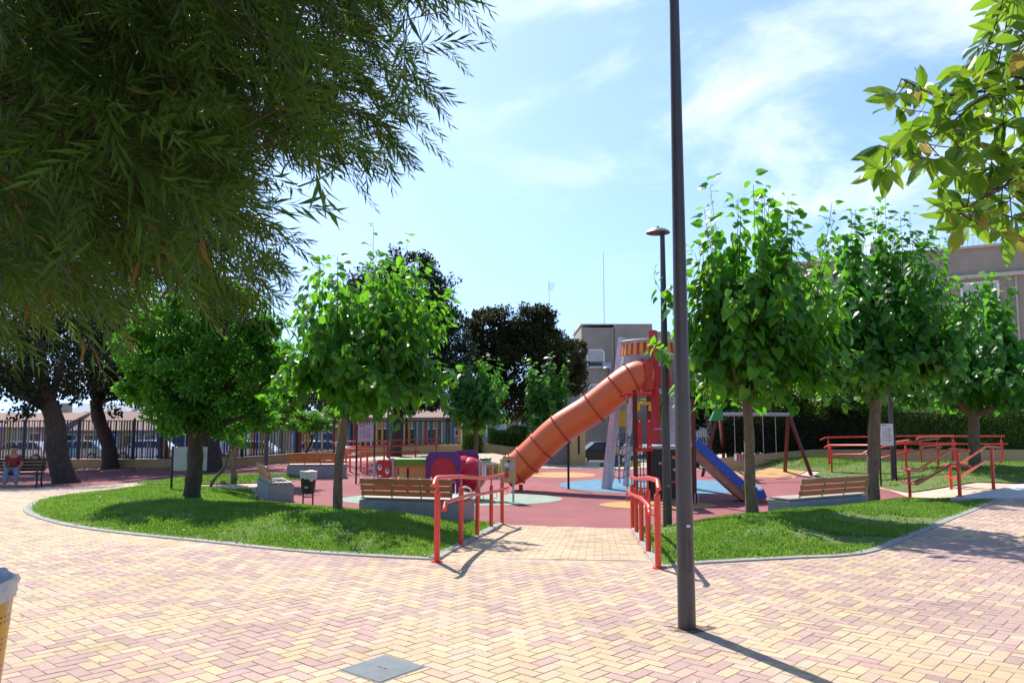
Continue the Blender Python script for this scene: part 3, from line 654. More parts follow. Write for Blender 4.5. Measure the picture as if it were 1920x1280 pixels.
# --- small-leaved trees on / behind the left lawn
def C_(px, py, Y, rx, ry=None, rz=None):
    p = D(px, py, Y); return (p.x, p.y, p.z, rx, ry or rx, rz or rx)
b1 = TB(358, 947, .15); Y1 = b1.y
blobtree('round_tree', b1, D(368, 800, Y1), 'thick round green tree with short trunk, coloured dark as backlit, on the left lawn',
         [C_(370, 700, Y1, 1.15, 1.1, 1.0), C_(300, 680, Y1, .75, .8, .75), C_(450, 690, Y1, .75, .8, .8), C_(330, 600, Y1+.3, .85, .8, .6), C_(430, 590, Y1, .8, .8, .7), C_(262, 725, Y1-.2, .42, .45, .3), C_(255, 640, Y1, .4, .4, .3), C_(300, 560, Y1, .4, .4, .35), C_(385, 545, Y1, .45, .4, .3), C_(528, 700, Y1, .35, .35, .4), C_(505, 770, Y1-.3, .4, .4, .3),  C_(500, 650, Y1, .5, .5, .6), C_(320, 780, Y1-.3, .6, .6, .4), C_(440, 775, Y1, .65, .6, .45)],
         27000, .105, 'small', .17, .14, bark='barkdark', seed=31, wob=.02, shell=.55)  # dark bark chosen here to paint in the shade of a backlit trunk
bb = TB(395, 922); blobtree('young_tree', bb, D(425, 850, bb.y), 'thin leaning sapling behind the round green tree', [C_(448, 790, bb.y, .7, .6, .5), C_(490, 760, bb.y, .6, .6, .5)], 3500, .09, 'small', .045, .04, bark='bark', seed=32)
bb = TB(440, 904); blobtree('young_tree', bb, D(441, 810, bb.y), 'straight young tree on the grass strip beyond the left path', [C_(440, 740, bb.y, 1.2, 1.2, 1.0), C_(500, 690, bb.y, 1.1, 1.0, 1.2), C_(525, 740, bb.y, .8, .7, .8), C_(500, 785, bb.y, .9, .7, .5)], 17000, .11, 'small', .09, .08, bark='bark', seed=33)
bb = TB(572, 868); blobtree('shrub_tree', bb, D(585, 815, bb.y), 'low flat-topped shrub tree by the coloured fence', [C_(570, 790, bb.y, 1.0, .8, .42), C_(610, 785, bb.y, .75, .7, .45)], 6000, .10, 'small', .06, .05, bark='barkdark', seed=34)
# --- dark ficus trees at the left
YD = TB(125, 905).y; bb = TB(125, 905)
blobtree('ficus_tree', bb, D(92, 755, YD), 'large dark ficus with leaning thick trunk left of the plaza', [C_(60, 690, YD, 3.0, 2.6, 1.5), C_(-40, 640, YD, 3.0, 3, 2.6), C_(130, 640, YD, 2.6, 2.6, 1.8), C_(20, 740, YD-1, 1.7, 1.5, .7), C_(60, 540, YD, 3.4, 3, 2), C_(-120, 600, YD+4, 4, 3, 2), C_(60, 570, YD+5, 4, 3, 1.6), C_(-220, 600, YD, 3, 4, 2)], 30000, .15, 'dark', .38, .30, seed=41, wob=.1, group='dark ficus trees on the plaza')  # rear crown clumps are added to shade the bench and plaza
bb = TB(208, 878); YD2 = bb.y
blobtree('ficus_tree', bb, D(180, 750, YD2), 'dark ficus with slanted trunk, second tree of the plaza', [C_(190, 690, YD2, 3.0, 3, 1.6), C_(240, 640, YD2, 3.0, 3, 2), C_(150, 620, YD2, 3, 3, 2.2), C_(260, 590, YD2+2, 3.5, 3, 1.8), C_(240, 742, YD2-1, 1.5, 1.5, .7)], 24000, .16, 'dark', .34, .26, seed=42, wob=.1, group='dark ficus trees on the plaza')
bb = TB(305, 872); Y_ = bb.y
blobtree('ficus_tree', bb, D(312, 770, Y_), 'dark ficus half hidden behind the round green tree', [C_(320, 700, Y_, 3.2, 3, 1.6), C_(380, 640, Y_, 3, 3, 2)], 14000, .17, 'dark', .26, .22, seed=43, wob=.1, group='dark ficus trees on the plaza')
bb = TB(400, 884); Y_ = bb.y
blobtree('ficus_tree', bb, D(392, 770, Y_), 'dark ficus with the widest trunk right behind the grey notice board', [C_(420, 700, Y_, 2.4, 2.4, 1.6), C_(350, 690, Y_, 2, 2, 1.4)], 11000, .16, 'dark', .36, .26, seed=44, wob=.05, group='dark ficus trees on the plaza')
# --- dark pine + bronze ficus in the middle
bb = TB(740, 858); YP = 35.0; bb = Vector((D(740, 800, YP).x, YP, float(gz(D(740, 800, YP).x, YP))))
blobtree('pine_tree', bb, D(752, 700, YP), 'tall dark pine behind the young mulberry tree', [C_(790, 560, YP, 1.7, 1.7, 1.9), C_(765, 500, YP, 1.2, 1.2, .8), C_(835, 600, YP, 1.0, 1, .6), C_(810, 650, YP, 1.8, 1.7, 1.4), C_(845, 680, YP, 1.2, 1.2, 1.0), C_(740, 640, YP, 2.2, 2, 2), C_(700, 560, YP, 1.6, 1.6, 1.6), C_(790, 740, YP, 1.6, 1.4, .9)], 42000, .15, 'pine', .28, .2, seed=51, tpl='leaf')
bb = TB(560, 862); Y_ = 44.0; p = D(560, 800, Y_); bb = Vector((p.x, Y_, float(gz(p.x, Y_))))
blobtree('pine_tree', bb, D(562, 790, Y_), 'pale green feathery pine beyond the coloured fence', [C_(535, 735, Y_, 1.7, 1.3, 1.3), C_(595, 745, Y_, 1.4, 1, .9), C_(640, 750, Y_, 1.3, 1, .8)], 16000, .15, 'pinelight', .16, .1, seed=52, tpl='leaf')
YB = 41.0; p = D(880, 800, YB); bb = Vector((p.x, YB, float(gz(p.x, YB))))
blobtree('ficus_tree', bb, D(905, 760, YB), 'big bronze-dark ficus with rounded double crown in the middle distance', [C_(925, 630, YB, 1.5, 1.5, 1.5), C_(905, 610, YB, .9, .9, .9), C_(990, 620, YB, 1.5, 1.5, 1.4), C_(975, 690, YB, 2.4, 2, 2.0), C_(900, 690, YB, 1.1, 1.2, 1.4), C_(1010, 600, YB, .9, .9, .7), C_(960, 760, YB, 2.2, 2, 1)], 40000, .17, 'bronze', .30, .22, seed=53, wob=.15)
YB = 43.0; p = D(1045, 800, YB); bb = Vector((p.x, YB, float(gz(p.x, YB))))
blobtree('ficus_tree', bb, D(1045, 740, YB), 'lower bronze-dark ficus beside the taupe house', [C_(1060, 665, YB, 1.1, 1.1, 1.1), C_(1040, 710, YB, 1.6, 1.5, 1.4), C_(1070, 700, YB, .8, .9, 1.1), C_(1030, 650, YB, .8, .8, .6)], 17000, .17, 'bronze', .26, .2, seed=54)
p = D(1160, 760, 46); bb = Vector((p.x, 46, float(gz(p.x, 46))))
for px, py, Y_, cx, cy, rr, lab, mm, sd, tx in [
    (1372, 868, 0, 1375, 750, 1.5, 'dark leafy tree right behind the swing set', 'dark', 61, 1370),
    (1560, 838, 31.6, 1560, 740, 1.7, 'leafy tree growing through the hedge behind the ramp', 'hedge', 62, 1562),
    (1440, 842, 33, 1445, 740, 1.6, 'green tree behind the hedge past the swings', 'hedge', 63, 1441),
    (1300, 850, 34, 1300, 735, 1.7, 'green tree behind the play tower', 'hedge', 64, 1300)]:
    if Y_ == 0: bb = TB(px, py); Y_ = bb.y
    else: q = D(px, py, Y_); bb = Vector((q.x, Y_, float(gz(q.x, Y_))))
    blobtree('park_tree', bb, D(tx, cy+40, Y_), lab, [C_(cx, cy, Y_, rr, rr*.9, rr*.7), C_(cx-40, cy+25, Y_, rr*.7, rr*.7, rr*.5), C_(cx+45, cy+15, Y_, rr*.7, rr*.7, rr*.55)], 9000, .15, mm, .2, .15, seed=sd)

# --- big foreground lance-leaved tree
def fg_tree():
    global rng
    rng = rs = np.random.default_rng(77)
    root = thing('willow_leaved_tree', 'huge dark drooping tree with narrow leaves filling the upper left', 'tree', (-5.6, 4.6, 0))
    outl = [(-900, -1200), (960, -1200), (900, -60), (875, 0), (838, 50), (828, 120), (790, 165), (805, 240), (755, 275), (730, 335), (665, 345), (610, 350), (570, 375), (525, 380), (495, 440), (470, 500), (430, 500), (400, 480), (370, 520), (310, 530), (250, 530), (190, 585), (120, 560), (60, 600), (-80, 620), (-900, 600)]
    P = []; 
    def sample(n, px0, px1, py0, py1, y0, y1):
        px = rs.uniform(px0, px1, n); py = rs.uniform(py0, py1, n); Y = rs.uniform(y0, y1, n)
        k = inpoly(px, py, outl); px, py, Y = px[k], py[k], Y[k]; ed = edist(px, py, outl)
        keep = rs.random(len(px)) < np.clip((ed+8)/200, .06, 1)*np.where(px > 560, .75, 1)
        px, py, Y = px[keep], py[keep], Y[keep]
        cyz = vnoise(px, py, 95, 4); k2 = (cyz > .34) | (px < 430); px, py, Y = px[k2], py[k2], Y[k2]
        u = (px-960)/F; v = (640-py)/F; ry = math.cos(TH)-v*math.sin(TH); rz = math.sin(TH)+v*math.cos(TH); q = Y/ry
        return np.stack([u*q, Y, CAMZ+rz*q], 1)
    A = sample(5600, -150, 930, -120, 680, 3.5, 6.0)
    B = sample(500, -100, 560, -80, 560, 2.7, 3.6)
    C = sample(7000, -700, 940, -1100, -60, 1.8, 8.0)  # unseen sprays above the frame, added to shade the crown below
    E = sample(5600, -700, 520, -200, 600, 5.2, 6.3)
    H = []
    while len(H) < 95:
        px, py, Y = rs.uniform(235, 545), rs.uniform(440, 545), rs.uniform(4.2, 5.4)
        if py < 560-abs(px-420)*.25 and not (px > 500 and py > 480): H.append(D(px, py, Y)[:])
    A = np.concatenate([A, np.array(H)])
    T = np.concatenate([A, B, C, E]); n = len(T)
    hub = np.array([-5.2, 5.0, 3.6])
    out = T-hub; out[:, 2] *= .3; out = nrmz(out)
    d0 = nrmz(out*.7+rs.normal(0, .52, (n, 3))+np.array([0, 0, -.18]))
    ln = .20+.16*rs.random(n)
    pos = []; tip = []; nr = []; sc = []; rn = []
    kl = 24
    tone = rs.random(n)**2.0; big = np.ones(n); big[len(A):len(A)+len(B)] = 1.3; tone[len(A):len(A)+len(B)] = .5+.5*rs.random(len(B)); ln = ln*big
    tone[len(A)+len(B):] *= .12  # overhead and back sprays coloured near black to stand in for deep shade
    low = np.clip((2.9-T[:, 2])/.7, 0, 1)*np.clip((-T[:, 0]-1.0)/1.2, 0, 1)  # low sprays get more olive-brown leaves, painting in light bounced off the ground
    for k in range(kl):
        t = (k+.5)/kl; c = T+d0*(ln*t)[:, None]+np.array([0, 0, -.10])*(t*t)
        dd = nrmz(d0+np.array([0, 0, -.5])*t); ang = k*2.4+rs.random(n)*.8
        a = nrmz(np.cross(dd, np.array([0, 0, 1.0])+rs.normal(0, .05, (n, 3)))); b_ = np.cross(dd, a)
        s = a*np.cos(ang)[:, None]+b_*np.sin(ang)[:, None]
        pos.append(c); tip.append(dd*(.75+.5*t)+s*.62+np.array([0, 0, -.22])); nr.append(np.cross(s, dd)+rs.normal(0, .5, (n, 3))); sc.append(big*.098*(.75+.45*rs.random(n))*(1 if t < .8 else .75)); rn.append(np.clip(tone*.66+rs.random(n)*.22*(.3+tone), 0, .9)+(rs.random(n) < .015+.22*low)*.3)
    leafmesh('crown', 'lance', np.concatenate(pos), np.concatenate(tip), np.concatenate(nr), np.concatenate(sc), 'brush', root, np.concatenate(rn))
    # twigs: one fine stem per spray, and branches
    m = len(T); prof = np.array([[1, 0], [-.5, .87], [-.5, -.87]])
    a = nrmz(np.cross(d0, np.array([0, 0, 1.0]))); b_ = np.cross(d0, a); V = np.zeros((m, 6, 3))
    for j in range(3):
        o = a*prof[j, 0]+b_*prof[j, 1]; V[:, j] = T-d0*.12+o*.0028; V[:, 3+j] = T+d0*ln[:, None]+np.array([0, 0, -.10])+o*.001
    f = np.array([(0, 1, 4, 3), (1, 2, 5, 4), (2, 0, 3, 5)]).ravel(); lo = (f[None]+(np.arange(m)*6)[:, None]).ravel()
    arrmesh('twigs', V.reshape(-1, 3)-np.array(root.location), lo, np.arange(m*3)*4, np.full(m*3, 4), 'twig', root)
    mb = MB(); mb.tube([(-5.6, 4.6, -.1), (-5.5, 4.7, 1.2), (-5.3, 4.9, 2.4), (-5.1, 5.0, 3.8), (-4.6, 5.0, 5.4)], [.30, .25, .22, .18, .09], 14)
    br = [[(-5.3, 4.9, 2.5), D(-200, 330, 4.6), D(200, 330, 4.6), D(480, 420, 4.7)], [(-5.2, 5, 3.2), D(-100, 150, 4.8), D(330, 150, 4.8), D(700, 172, 4.9)], [(-5.1, 5, 3.8), D(-150, -100, 4.2), D(350, -60, 4.4), D(700, 40, 4.8)],
          [D(-60, 190, 3.4), D(20, 190, 3.3), D(95, 130, 3.2), D(200, 40, 3.3), D(270, -20, 3.4)], [D(200, 150, 4.8), D(330, 200, 4.4), D(430, 260, 4.2), D(560, 350, 4.4)], [D(330, 150, 4.8), D(500, 160, 4.7), D(640, 120, 4.7), D(800, 150, 4.7)],
          [D(0, 330, 4.6), D(150, 420, 4.2), D(300, 500, 4.3), D(400, 540, 4.3)], [(-5.2, 5, 3.4), D(-200, 430, 4), D(0, 520, 4), D(120, 580, 4)], [D(350, -60, 4.4), D(540, 40, 4.3), D(640, 60, 4.5), D(840, 20, 4.8)]]
    for i, q in enumerate(br):
        c = catmull(q, 6); r = .028 if i < 3 else .014 if i == 3 else .010
        mb.tube(c, list(np.linspace(r, r*.25, len(c))), 8)
    # fine sub-branches reaching the sprays
    t2 = mb
    bp = [Vector(v) for q in br for v in catmull(q, 8)[4:]]; bp = np.array([v[:] for v in bp])
    for i in rs.choice(len(A), 420, replace=False):
        p = A[i]; j = int(np.argmin(((bp-p)**2).sum(1))); q = bp[j]
        if np.linalg.norm(q-p) < 1.3:
            mid = (p+q)/2+rs.normal(0, .09, 3)+np.array([0, 0, .08]); L_ = bez(q, mid, p, 5); t2.tube([Vector(v) for v in L_], [.006, .005, .004, .003, .002], 4, False)
    mb.build('trunk', 'twig', root, world=True)
fg_tree()

# --- rubber-leaf branches upper right
def ficus_fg():
    global rng
    rng = rs = np.random.default_rng(12)
    root = thing('rubber_tree', 'broad glossy-leaved tree reaching into the upper right corner', 'tree', (6.4, 4.6, 0))
    outl = [(2400, -500), (1900, -500), (1880, -60), (1855, 20), (1840, 95), (1790, 130), (1760, 215), (1715, 150), (1672, 150), (1672, 200), (1722, 230), (1625, 262), (1612, 320), (1665, 325), (1750, 305), (1790, 350), (1760, 395), (1790, 425), (1850, 440), (1990, 440), (2400, 500)]
    px = rs.uniform(1580, 2350, 4200); py = rs.uniform(-450, 480, 4200); k = inpoly(px, py, outl); px, py = px[k], py[k]
    # thin out to spaced whorls
    sel = []; Ys = []
    for i in range(len(px)):
        y_ = rs.uniform(4.7, 5.9)
        lim = 44 if px[i] < 1760 else 37 if px[i] < 1930 else 45
        if all((px[i]-px[j])**2+(py[i]-py[j])**2+((y_-yy)*110)**2 > lim*lim for j, yy in zip(sel, Ys)): sel.append(i); Ys.append(y_)
    T = np.array([D(px[i], py[i], y_)[:] for i, y_ in zip(sel, Ys)])
    pos = []; tip = []; nr = []; sc = []; mb = MB()
    limb = [[(6.4, 4.6, 0), (6.2, 4.8, 1.6), (5.9, 5.0, 3.2), (5.4, 5.2, 4.6), (5.0, 5.3, 5.6)], [(6.0, 4.9, 2.6), D(1960, 160, 5.2), D(1850, 180, 5.2), D(1760, 250, 5.2), D(1690, 275, 5.2)], [D(1960, 160, 5.2), D(1860, 170, 5.2), D(1760, 178, 5.1), D(1690, 148, 5.1)], [(6.0, 4.9, 2.7), D(2000, 330, 5.3), D(1880, 350, 5.2), D(1800, 400, 5.2)], [(5.8, 5, 3.6), D(2000, 80, 5.4), D(1900, 120, 5.4), D(1845, 110, 5.3)], [(5.8, 5, 3.8), D(2000, -60, 5.3), D(1900, 0, 5.3)]]
    rad = [[.16, .13, .11, .08, .05]]+[[.03, .010, .008, .006, .004]]*5
    allp = []
    for i, q in enumerate(limb):
        c = catmull(q, 6); r = np.interp(np.linspace(0, 1, len(c)), np.linspace(0, 1, len(rad[i])), rad[i]); mb.tube(c, list(r), 8)
        if i: allp += [v[:] for v in c[5:]]
    mb.build('trunk', 'barkdark', root, world=True); allp = np.array(allp); tw = MB()
    for p in T:
        j = int(np.argmin(((allp-p)**2).sum(1))); q = allp[j]; d = nrmz(p-q+np.array([-.05, 0, .02]))
        tw.tube([Vector(v) for v in bez(q, (p+q)/2+np.array([0, 0, -.03]), p, 5)], [.005, .0045, .004, .0035, .003], 5, False)
        nl = rs.integers(4, 7)
        for k in range(nl):
            s = rvec(1)[0]; dr = d*.55+s*.9+np.array([0, 0, -.30]); pos.append(p-d*.025*k); tip.append(dr); nr.append(np.cross(dr, rvec(1)[0])*.7+np.array([0, -.3, .6])); sc.append(rs.uniform(.14, .22))
    leafmesh('crown', 'oval', np.array(pos), np.array(tip), np.array(nr), np.array(sc), 'ficus', root)
    root.children[-1].data.shade_smooth()
    tw.build('twigs', 'twig', root, world=True)
ficus_fg()
rng = np.random.default_rng(99)

# ------------------------------------------------------------------ lamp posts
def lamp(base, H, r0, r1, label, side=-1, detail=True, head=True):
    t = thing('lamp_post', label, 'lamp post', base, group='tall slim street lamps')
    n = 20 if detail else 10
    MB().tube([(0, 0, -.1), (0, 0, H*.5), (0, 0, H-.1), (.0, 0, H)], [r0, (r0+r1)/2, r1, r1*.9], n).build('pole', 'darkpole', t)
    if detail:
        pts = [(math.cos(a)*.028, 0, math.sin(a)*.028) for a in np.linspace(0, 2*math.pi, 1)]
        # inspection hatch seam and sticker
        h = MB(); sh = []
        for k in range(24):
            an = 2*math.pi*k/24; sh.append(Vector((math.cos(an)*.027, -r0*.96-.002, .55+math.copysign(.09, math.sin(an))+math.sin(an)*.027)))
        sh.append(sh[0]); h.tube(sh, .0016, 5, False); h.build('hatch', 'black', t)
        MB().box((.012, -r0*.97-.001, .775), (.03, .006, .018), ch=.002).build('sticker', 'white', t)
    if head:
        a = MB(); a.tube([(0, 0, H-.35), (side*-.01, 0, H-.1), (side*.03, 0, H+.02), (side*.10, 0, H+.055)], .012, 8); a.build('bracket', 'darkpole', t)
        c = Vector((side*.08, 0, H-.06)); hd = MB()
        hd.lathe(c, [(.001, .085), (.06, .083), (.14, .062), (.20, .025), (.225, -.008), (.22, -.016)], 28); hd.build('lamp_head', 'lampwhite', t)
        MB().lathe(c, [(.216, -.010), (.17, -.022), (.10, -.026), (.001, -.027)], 28).build('diffuser', 'lampbrown', t)
        MB().lathe(c, [(.002, .12), (.022, .115), (.028, .08)], 14).build('finial', 'darkpole', t)
    return t
lb = GP(1288, 1177); lb.z = 0
lamp(lb, 5.35, .070, .038, 'nearest tall dark lamp post standing in the brick paving', head=True)
q_ = [(lb.x+math.cos(a_)*r_, lb.y+math.sin(a_)*r_) for a_, r_ in ((R(3), .25), (R(93), .23), (R(183), .25), (R(273), .16))]
sheet('soil_patch', q_, 'soilpatch', .0005, .5)
# cut-out in the paving round the pole
mb = MB(); 
for k in range(10):
    an = rng.random()*6.28; r = .10+.07*rng.random(); mb.box((lb.x+r*math.cos(an), lb.y+r*math.sin(an), -.003), (.02, .015, .012), rng.random()*3)
struct(mb.build('gravel', 'sand'))
l2 = GP(1252, 991); lamp(l2, 5.52, .085, .045, 'second lamp post with disc head behind the nearest pole')
p = TB(1028, 868); lamp(p, 4.85, .07, .045, 'lamp post with pale disc head in front of the dark ficus', side=.1, detail=False)
p = D(1142, 862, 47); p.z = float(gz(p.x, 47)); lamp(p, 1.6+95*47/1493-p.z, .07, .045, 'far lamp post with grey head by the taupe house', detail=False)
p = TB(1676, 902); lamp(p, 4.6, .075, .05, 'lamp post half hidden in the crown of the right mulberry trees', detail=False)
p = TB(497, 906); lamp(p, 4.4, .075, .05, 'lamp post beside the left bench, head hidden in foliage', detail=False)
p = TB(626, 864); lamp(p, 3.6, .045, .035, 'thin lamp post near the coloured fence', detail=False)
p = D(727, 850, 34); p.z = float(gz(p.x, 34)); lamp(p, 3.8, .05, .04, 'thin lamp post just left of the dark pine trunk', detail=False)

# ------------------------------------------------------------------ red handrails
def handrail(posts, label, H=.93, inner=Vector((1, 0, 0)), ext=.22, low=True, group='red tubular handrails', lowh=.68, rr=.027):
    t = thing('handrail', label, 'handrail', posts[0], group=group)
    for p in posts:
        q = MB(); q.cyl(p+Vector((0, 0, 0)), p+Vector((0, 0, H-.16)), .034, n=14); q.lathe(p, [(.035, H-.16), (.026, H-.145), (.001, H-.14)], 14); q.cyl(p+Vector((0, 0, H-.16)), p+Vector((0, 0, H-.01)), .014, n=8)
        o = q.build('post', 'red', t, world=True)
        q = MB(); q.cyl(p+Vector((0, 0, .0)), p+Vector((0, 0, .014)), .062, n=18)
        f = q.build('base_flange', 'red', o); 
        for v in f.data.vertices: v.co -= t.location
    d0 = (posts[0]-posts[1]).normalized(); d1 = (posts[-1]-posts[-2]).normalized(); up = Vector((0, 0, H))
    pts = [posts[0]+up+d0*ext-Vector((0, 0, .085)), posts[0]+up+d0*ext*.45-Vector((0, 0, .015))]+[p+up for p in posts]+[posts[-1]+up+d1*.12]
    MB().tube(pts, rr, 12).build('top_rail', 'red', t, world=True)
    if low:
        inn = inner*.085; lz = Vector((0, 0, lowh))
        pts = [posts[0]+inn+lz+d0*.03-Vector((0, 0, .10)), posts[0]+inn+lz-d0*.06-Vector((0, 0, .03))]+[p+inn+lz for p in posts[1:]]+[posts[-1]+inn+lz+d1*.15]
        MB().tube(pts, rr*.88, 12).build('lower_rail', 'red', t, world=True)
        for p in posts:
            q = MB(); c = p+Vector((0, 0, lowh)); q.tube([c+Vector((0, 0, -.12)), c+inner*.10+Vector((0, 0, -.12)), c+inner*.105+Vector((0, 0, -.10)), c+inner*.09+Vector((0, 0, -.03))], .006, 6)
            q.build('bracket', 'red', t, world=True)
    return t
dirR = Vector((.118, .993, 0)); inr = Vector((.993, -.118, 0))
lp = [GP(*p) for p in [(819, 1053), (864, 1025), (895, 1007), (921, 993), (941.5, 982.5)]]
rp_ = [GP(*p) for p in [(1234.4, 1065.7), (1216, 1037), (1203, 1017), (1193.5, 1002), (1186, 990)]]
handrail(lp, 'red handrail on the left side of the brick ramp', inner=inr)
handrail(rp_, 'red handrail on the right side of the brick ramp', inner=-inr)
# steps rails
def steprail(top, bot, label, H=.92):
    t = thing('handrail', label, 'handrail', top, group='red tubular handrails')
    d = (bot-top); d.z = 0; L_ = d.length; d.normalize()
    for p, n_ in ((top, 'post'), (bot, 'post')):
        q = MB(); q.cyl(p, p+Vector((0, 0, H-.03-(.14 if p is bot else 0))), .036, n=14); q.cyl(p, p+Vector((0, 0, .014)), .07, n=16); q.build('post', 'red', t, world=True)
    for nm, h in (('top_rail', H), ('lower_rail', H-.30)):
        a = top+Vector((0, 0, h)); b_ = bot+Vector((0, 0, h-.14))
        MB().tube([a-d*.5, a-d*.02, a+d*.30, b_-d*.45, b_+d*.02, b_+d*.45], .027, 12).build(nm, 'red', t, world=True)
    return t
st1 = Vector((8.85, 15.95, .055)); sb1 = Vector((9.12, 18.5, -.36)); st2 = Vector((10.45, 17.5, .055)); sb2 = Vector((10.95, 20.1, -.36))
steprail(st1, sb1, 'red stair handrail nearest the brick path, on the near side of the steps'); steprail(st2, sb2, 'red stair handrail on the far side of the steps')
# landing and steps
mb = MB()
mb.prism([(8.55, 15.75, 0), (13, 15.9, 0), (17, 16.2, 0), (17, 19.0, 0), (12.0, 19.0, 0), (11.0, 18.0, 0)], (0, 0, -.5), (0, 0, .055))
struct(mb.build('landing', 'step', bevel=.01))
mb = MB(); u = Vector((.55, .45, 0)).normalized(); dn = Vector((.1, 1, 0)).normalized()
a0 = Vector((8.55, 15.75, 0)); 
for k in range(3):
    o = dn*(.32*(k+1)); z = .03-.145*(k+1); a1 = a0+dn*(.32*k)-Vector((.0, 0, 0)); e1 = Vector((11.0, 18.0, 0))+dn*(.32*k)
    mb.prism([a1+Vector((0, .004, 0)), e1+Vector((0, .004, 0)), e1+dn*.33, a1+dn*.33], (0, 0, -.6), (0, 0, z))
struct(mb.build('steps', 'step', bevel=.008))
# long ramp rails behind
def PZf(px, py): v = GP(px, py); return v
far_rails = [
 ([(1560, 889), (1640, 893), (1700, 886)], 'red ramp handrail just right of the swing set'),
 ([(1639, 902), (1700, 890), (1760, 880)], 'red ramp handrail behind the white notice board'),
 ([(1728, 873), (1790, 868), (1880, 868)], 'red ramp handrail in front of the hedge at the right'),
 ([(1555, 872), (1640, 870), (1787, 865)], 'farthest red ramp handrail at the foot of the ochre wall')]
for pts, lab in far_rails: handrail([GP(*p) for p in pts], lab, inner=Vector((.1, -1, 0)).normalized(), ext=.3, H=.95)
for pts, lab in [([(656, 884), (676, 884), (730, 882), (779, 880)], 'red handrail nearest behind the toddler play unit'), ([(648, 888), (668, 889), (688, 889)], 'short red handrail beside the lilac notice board'), ([(640, 871), (720, 869), (818, 864)], 'far red handrail before the coloured fence')]:
    handrail([GP(*p) for p in pts], lab, inner=Vector((.1, -1, 0)).normalized(), ext=.3, H=.9)

# ------------------------------------------------------------------ benches
def bench(center, rz, label, Lw=2.1, Dp=.60, side=-1, ph=.42, b0=-.98, b1=.62, nm='slatted bench'):
    z = float(gz(center[0], center[1])); t = thing('park_bench', label, 'bench', (center[0], center[1], z), rz, group='timber slat benches on concrete plinths')
    MB().box((0, 0, ph/2-.03), (Lw, Dp, ph+.06-.03), ch=.012).build('plinth', 'concrete', t)
    n = 5; s = MB(); wd = (Dp-.06)/n
    for i in range(n): s.box((0, -Dp/2+.03+wd*(i+.5), ph+.018), (Lw-.04, wd-.012, .032), ch=.004)
    s.build('seat', 'seatwood', t)
    x0, x1 = b0*Lw/2, b1*Lw/2+.0
    sl = MB()
    for k in range(3):
        zz = ph+.11+k*.115; yy = side*(Dp/2-.06+.045*k/2+.02*k)
        sl.box(((x0+x1)/2, yy, zz), (x1-x0, .028, .095), rx=side*-.22*-1 if False else (-side*-.2), ch=.005)
    sl.build('backrest', 'wood', t)
    for k in range(4):
        x = x0+.03+(x1-x0-.06)*k/3; f = MB()
        f.tube([(x, side*(Dp/2-.11), ph+.0), (x, side*(Dp/2-.075), ph+.05), (x, side*(Dp/2+.03), ph+.41)], .016, 6); f.build('back_support', 'slatmetal', t)
    tr = MB(); tr.box(((x0+x1)/2, side*(Dp/2+.035), ph+.405), (x1-x0, .03, .012)); tr.build('top_strip', 'seatwood', t)
    return t
bench((-1.86, 15.85), math.atan2(-.55, 1.98), 'slatted bench with grey plinth beside the left ramp handrail', 2.12, .78, -1, .43, -.98, .80)
bench((6.2, 16.3), math.atan2(1.25, 2.06), 'slatted bench on the right lawn edge between two mulberry trunks', 2.4, .55, -1, .42, -.72, 1.0)
bench((-6.0, 20.4), R(-66), 'slatted bench seen end-on at the left, by a lamp post', 2.3, .6, -1, .42, -.98, .95)
c = GP(592, 896); bench((c.x, c.y+.2), R(6), 'slatted bench farthest away, behind the litter bin', 1.9, .6, -1, .42, -.98, .70)
# white looped strap on the bench
t = MB(); t.tube(catmull([(-.13, 0, 0), (-.10, 0, .10), (0, 0, .14), (.10, 0, .09), (.12, 0, -.01)], 5), [.018]*21, 8)
o = t.build('bag_handle', 'white'); o.location = D(873, 926, 15.9); tag(o, 'small white curved handle lying on the bench by the ramp', 'bag')

# ------------------------------------------------------------------ bins
p = GP(577, 950); t = thing('litter_bin', 'dark litter bin with pale bag on two legs beside the left lawn', 'bin', p)
mb = MB(); mb.lathe((0, 0, 0), [(.001, .30), (.135, .30), (.15, .34), (.175, .68), (.18, .70), (.165, .70), (.15, .36)], 18); mb.build('bin_body', 'black', t)
mb = MB(); pr = []
for k in range(28):
    an = 2*math.pi*k/28; pr.append((an, .186+.008*math.sin(an*7), .62+.03*math.sin(an*3+1)+.02*math.sin(an*8)))
vs = [(r*math.cos(a_), r*math.sin(a_), z) for a_, r, z in pr]+[(.195*math.cos(a_), .195*math.sin(a_), .80+.008*math.sin(a_*5)) for a_, r, z in pr]+[(.155*math.cos(a_), .155*math.sin(a_), .78) for a_, r, z in pr]+[(.12*math.cos(a_), .12*math.sin(a_), .5) for a_, r, z in pr]
mb.add(vs, [(i*28+k, i*28+(k+1) % 28, (i+1)*28+(k+1) % 28, (i+1)*28+k) for i in range(3) for k in range(28)]); mb.build('liner', 'bag', t)
for s in (-1, 1):
    q = MB(); q.cyl((s*.11, 0, .02), (s*.11, 0, .34), .018, n=8); q.lathe((s*.11, 0, 0), [(.075, -.005), (.07, .015), (.03, .04), (.02, .07)], 12); q.build('leg', 'maroon', t)
MB().cyl((-.11, 0, .22), (.11, 0, .22), .012, n=8).build('crossbar', 'maroon', t)
MB().disc((0, -.168, .45), .045, .012, sx=1, sz=.6).build('emblem', 'greypanel', t)

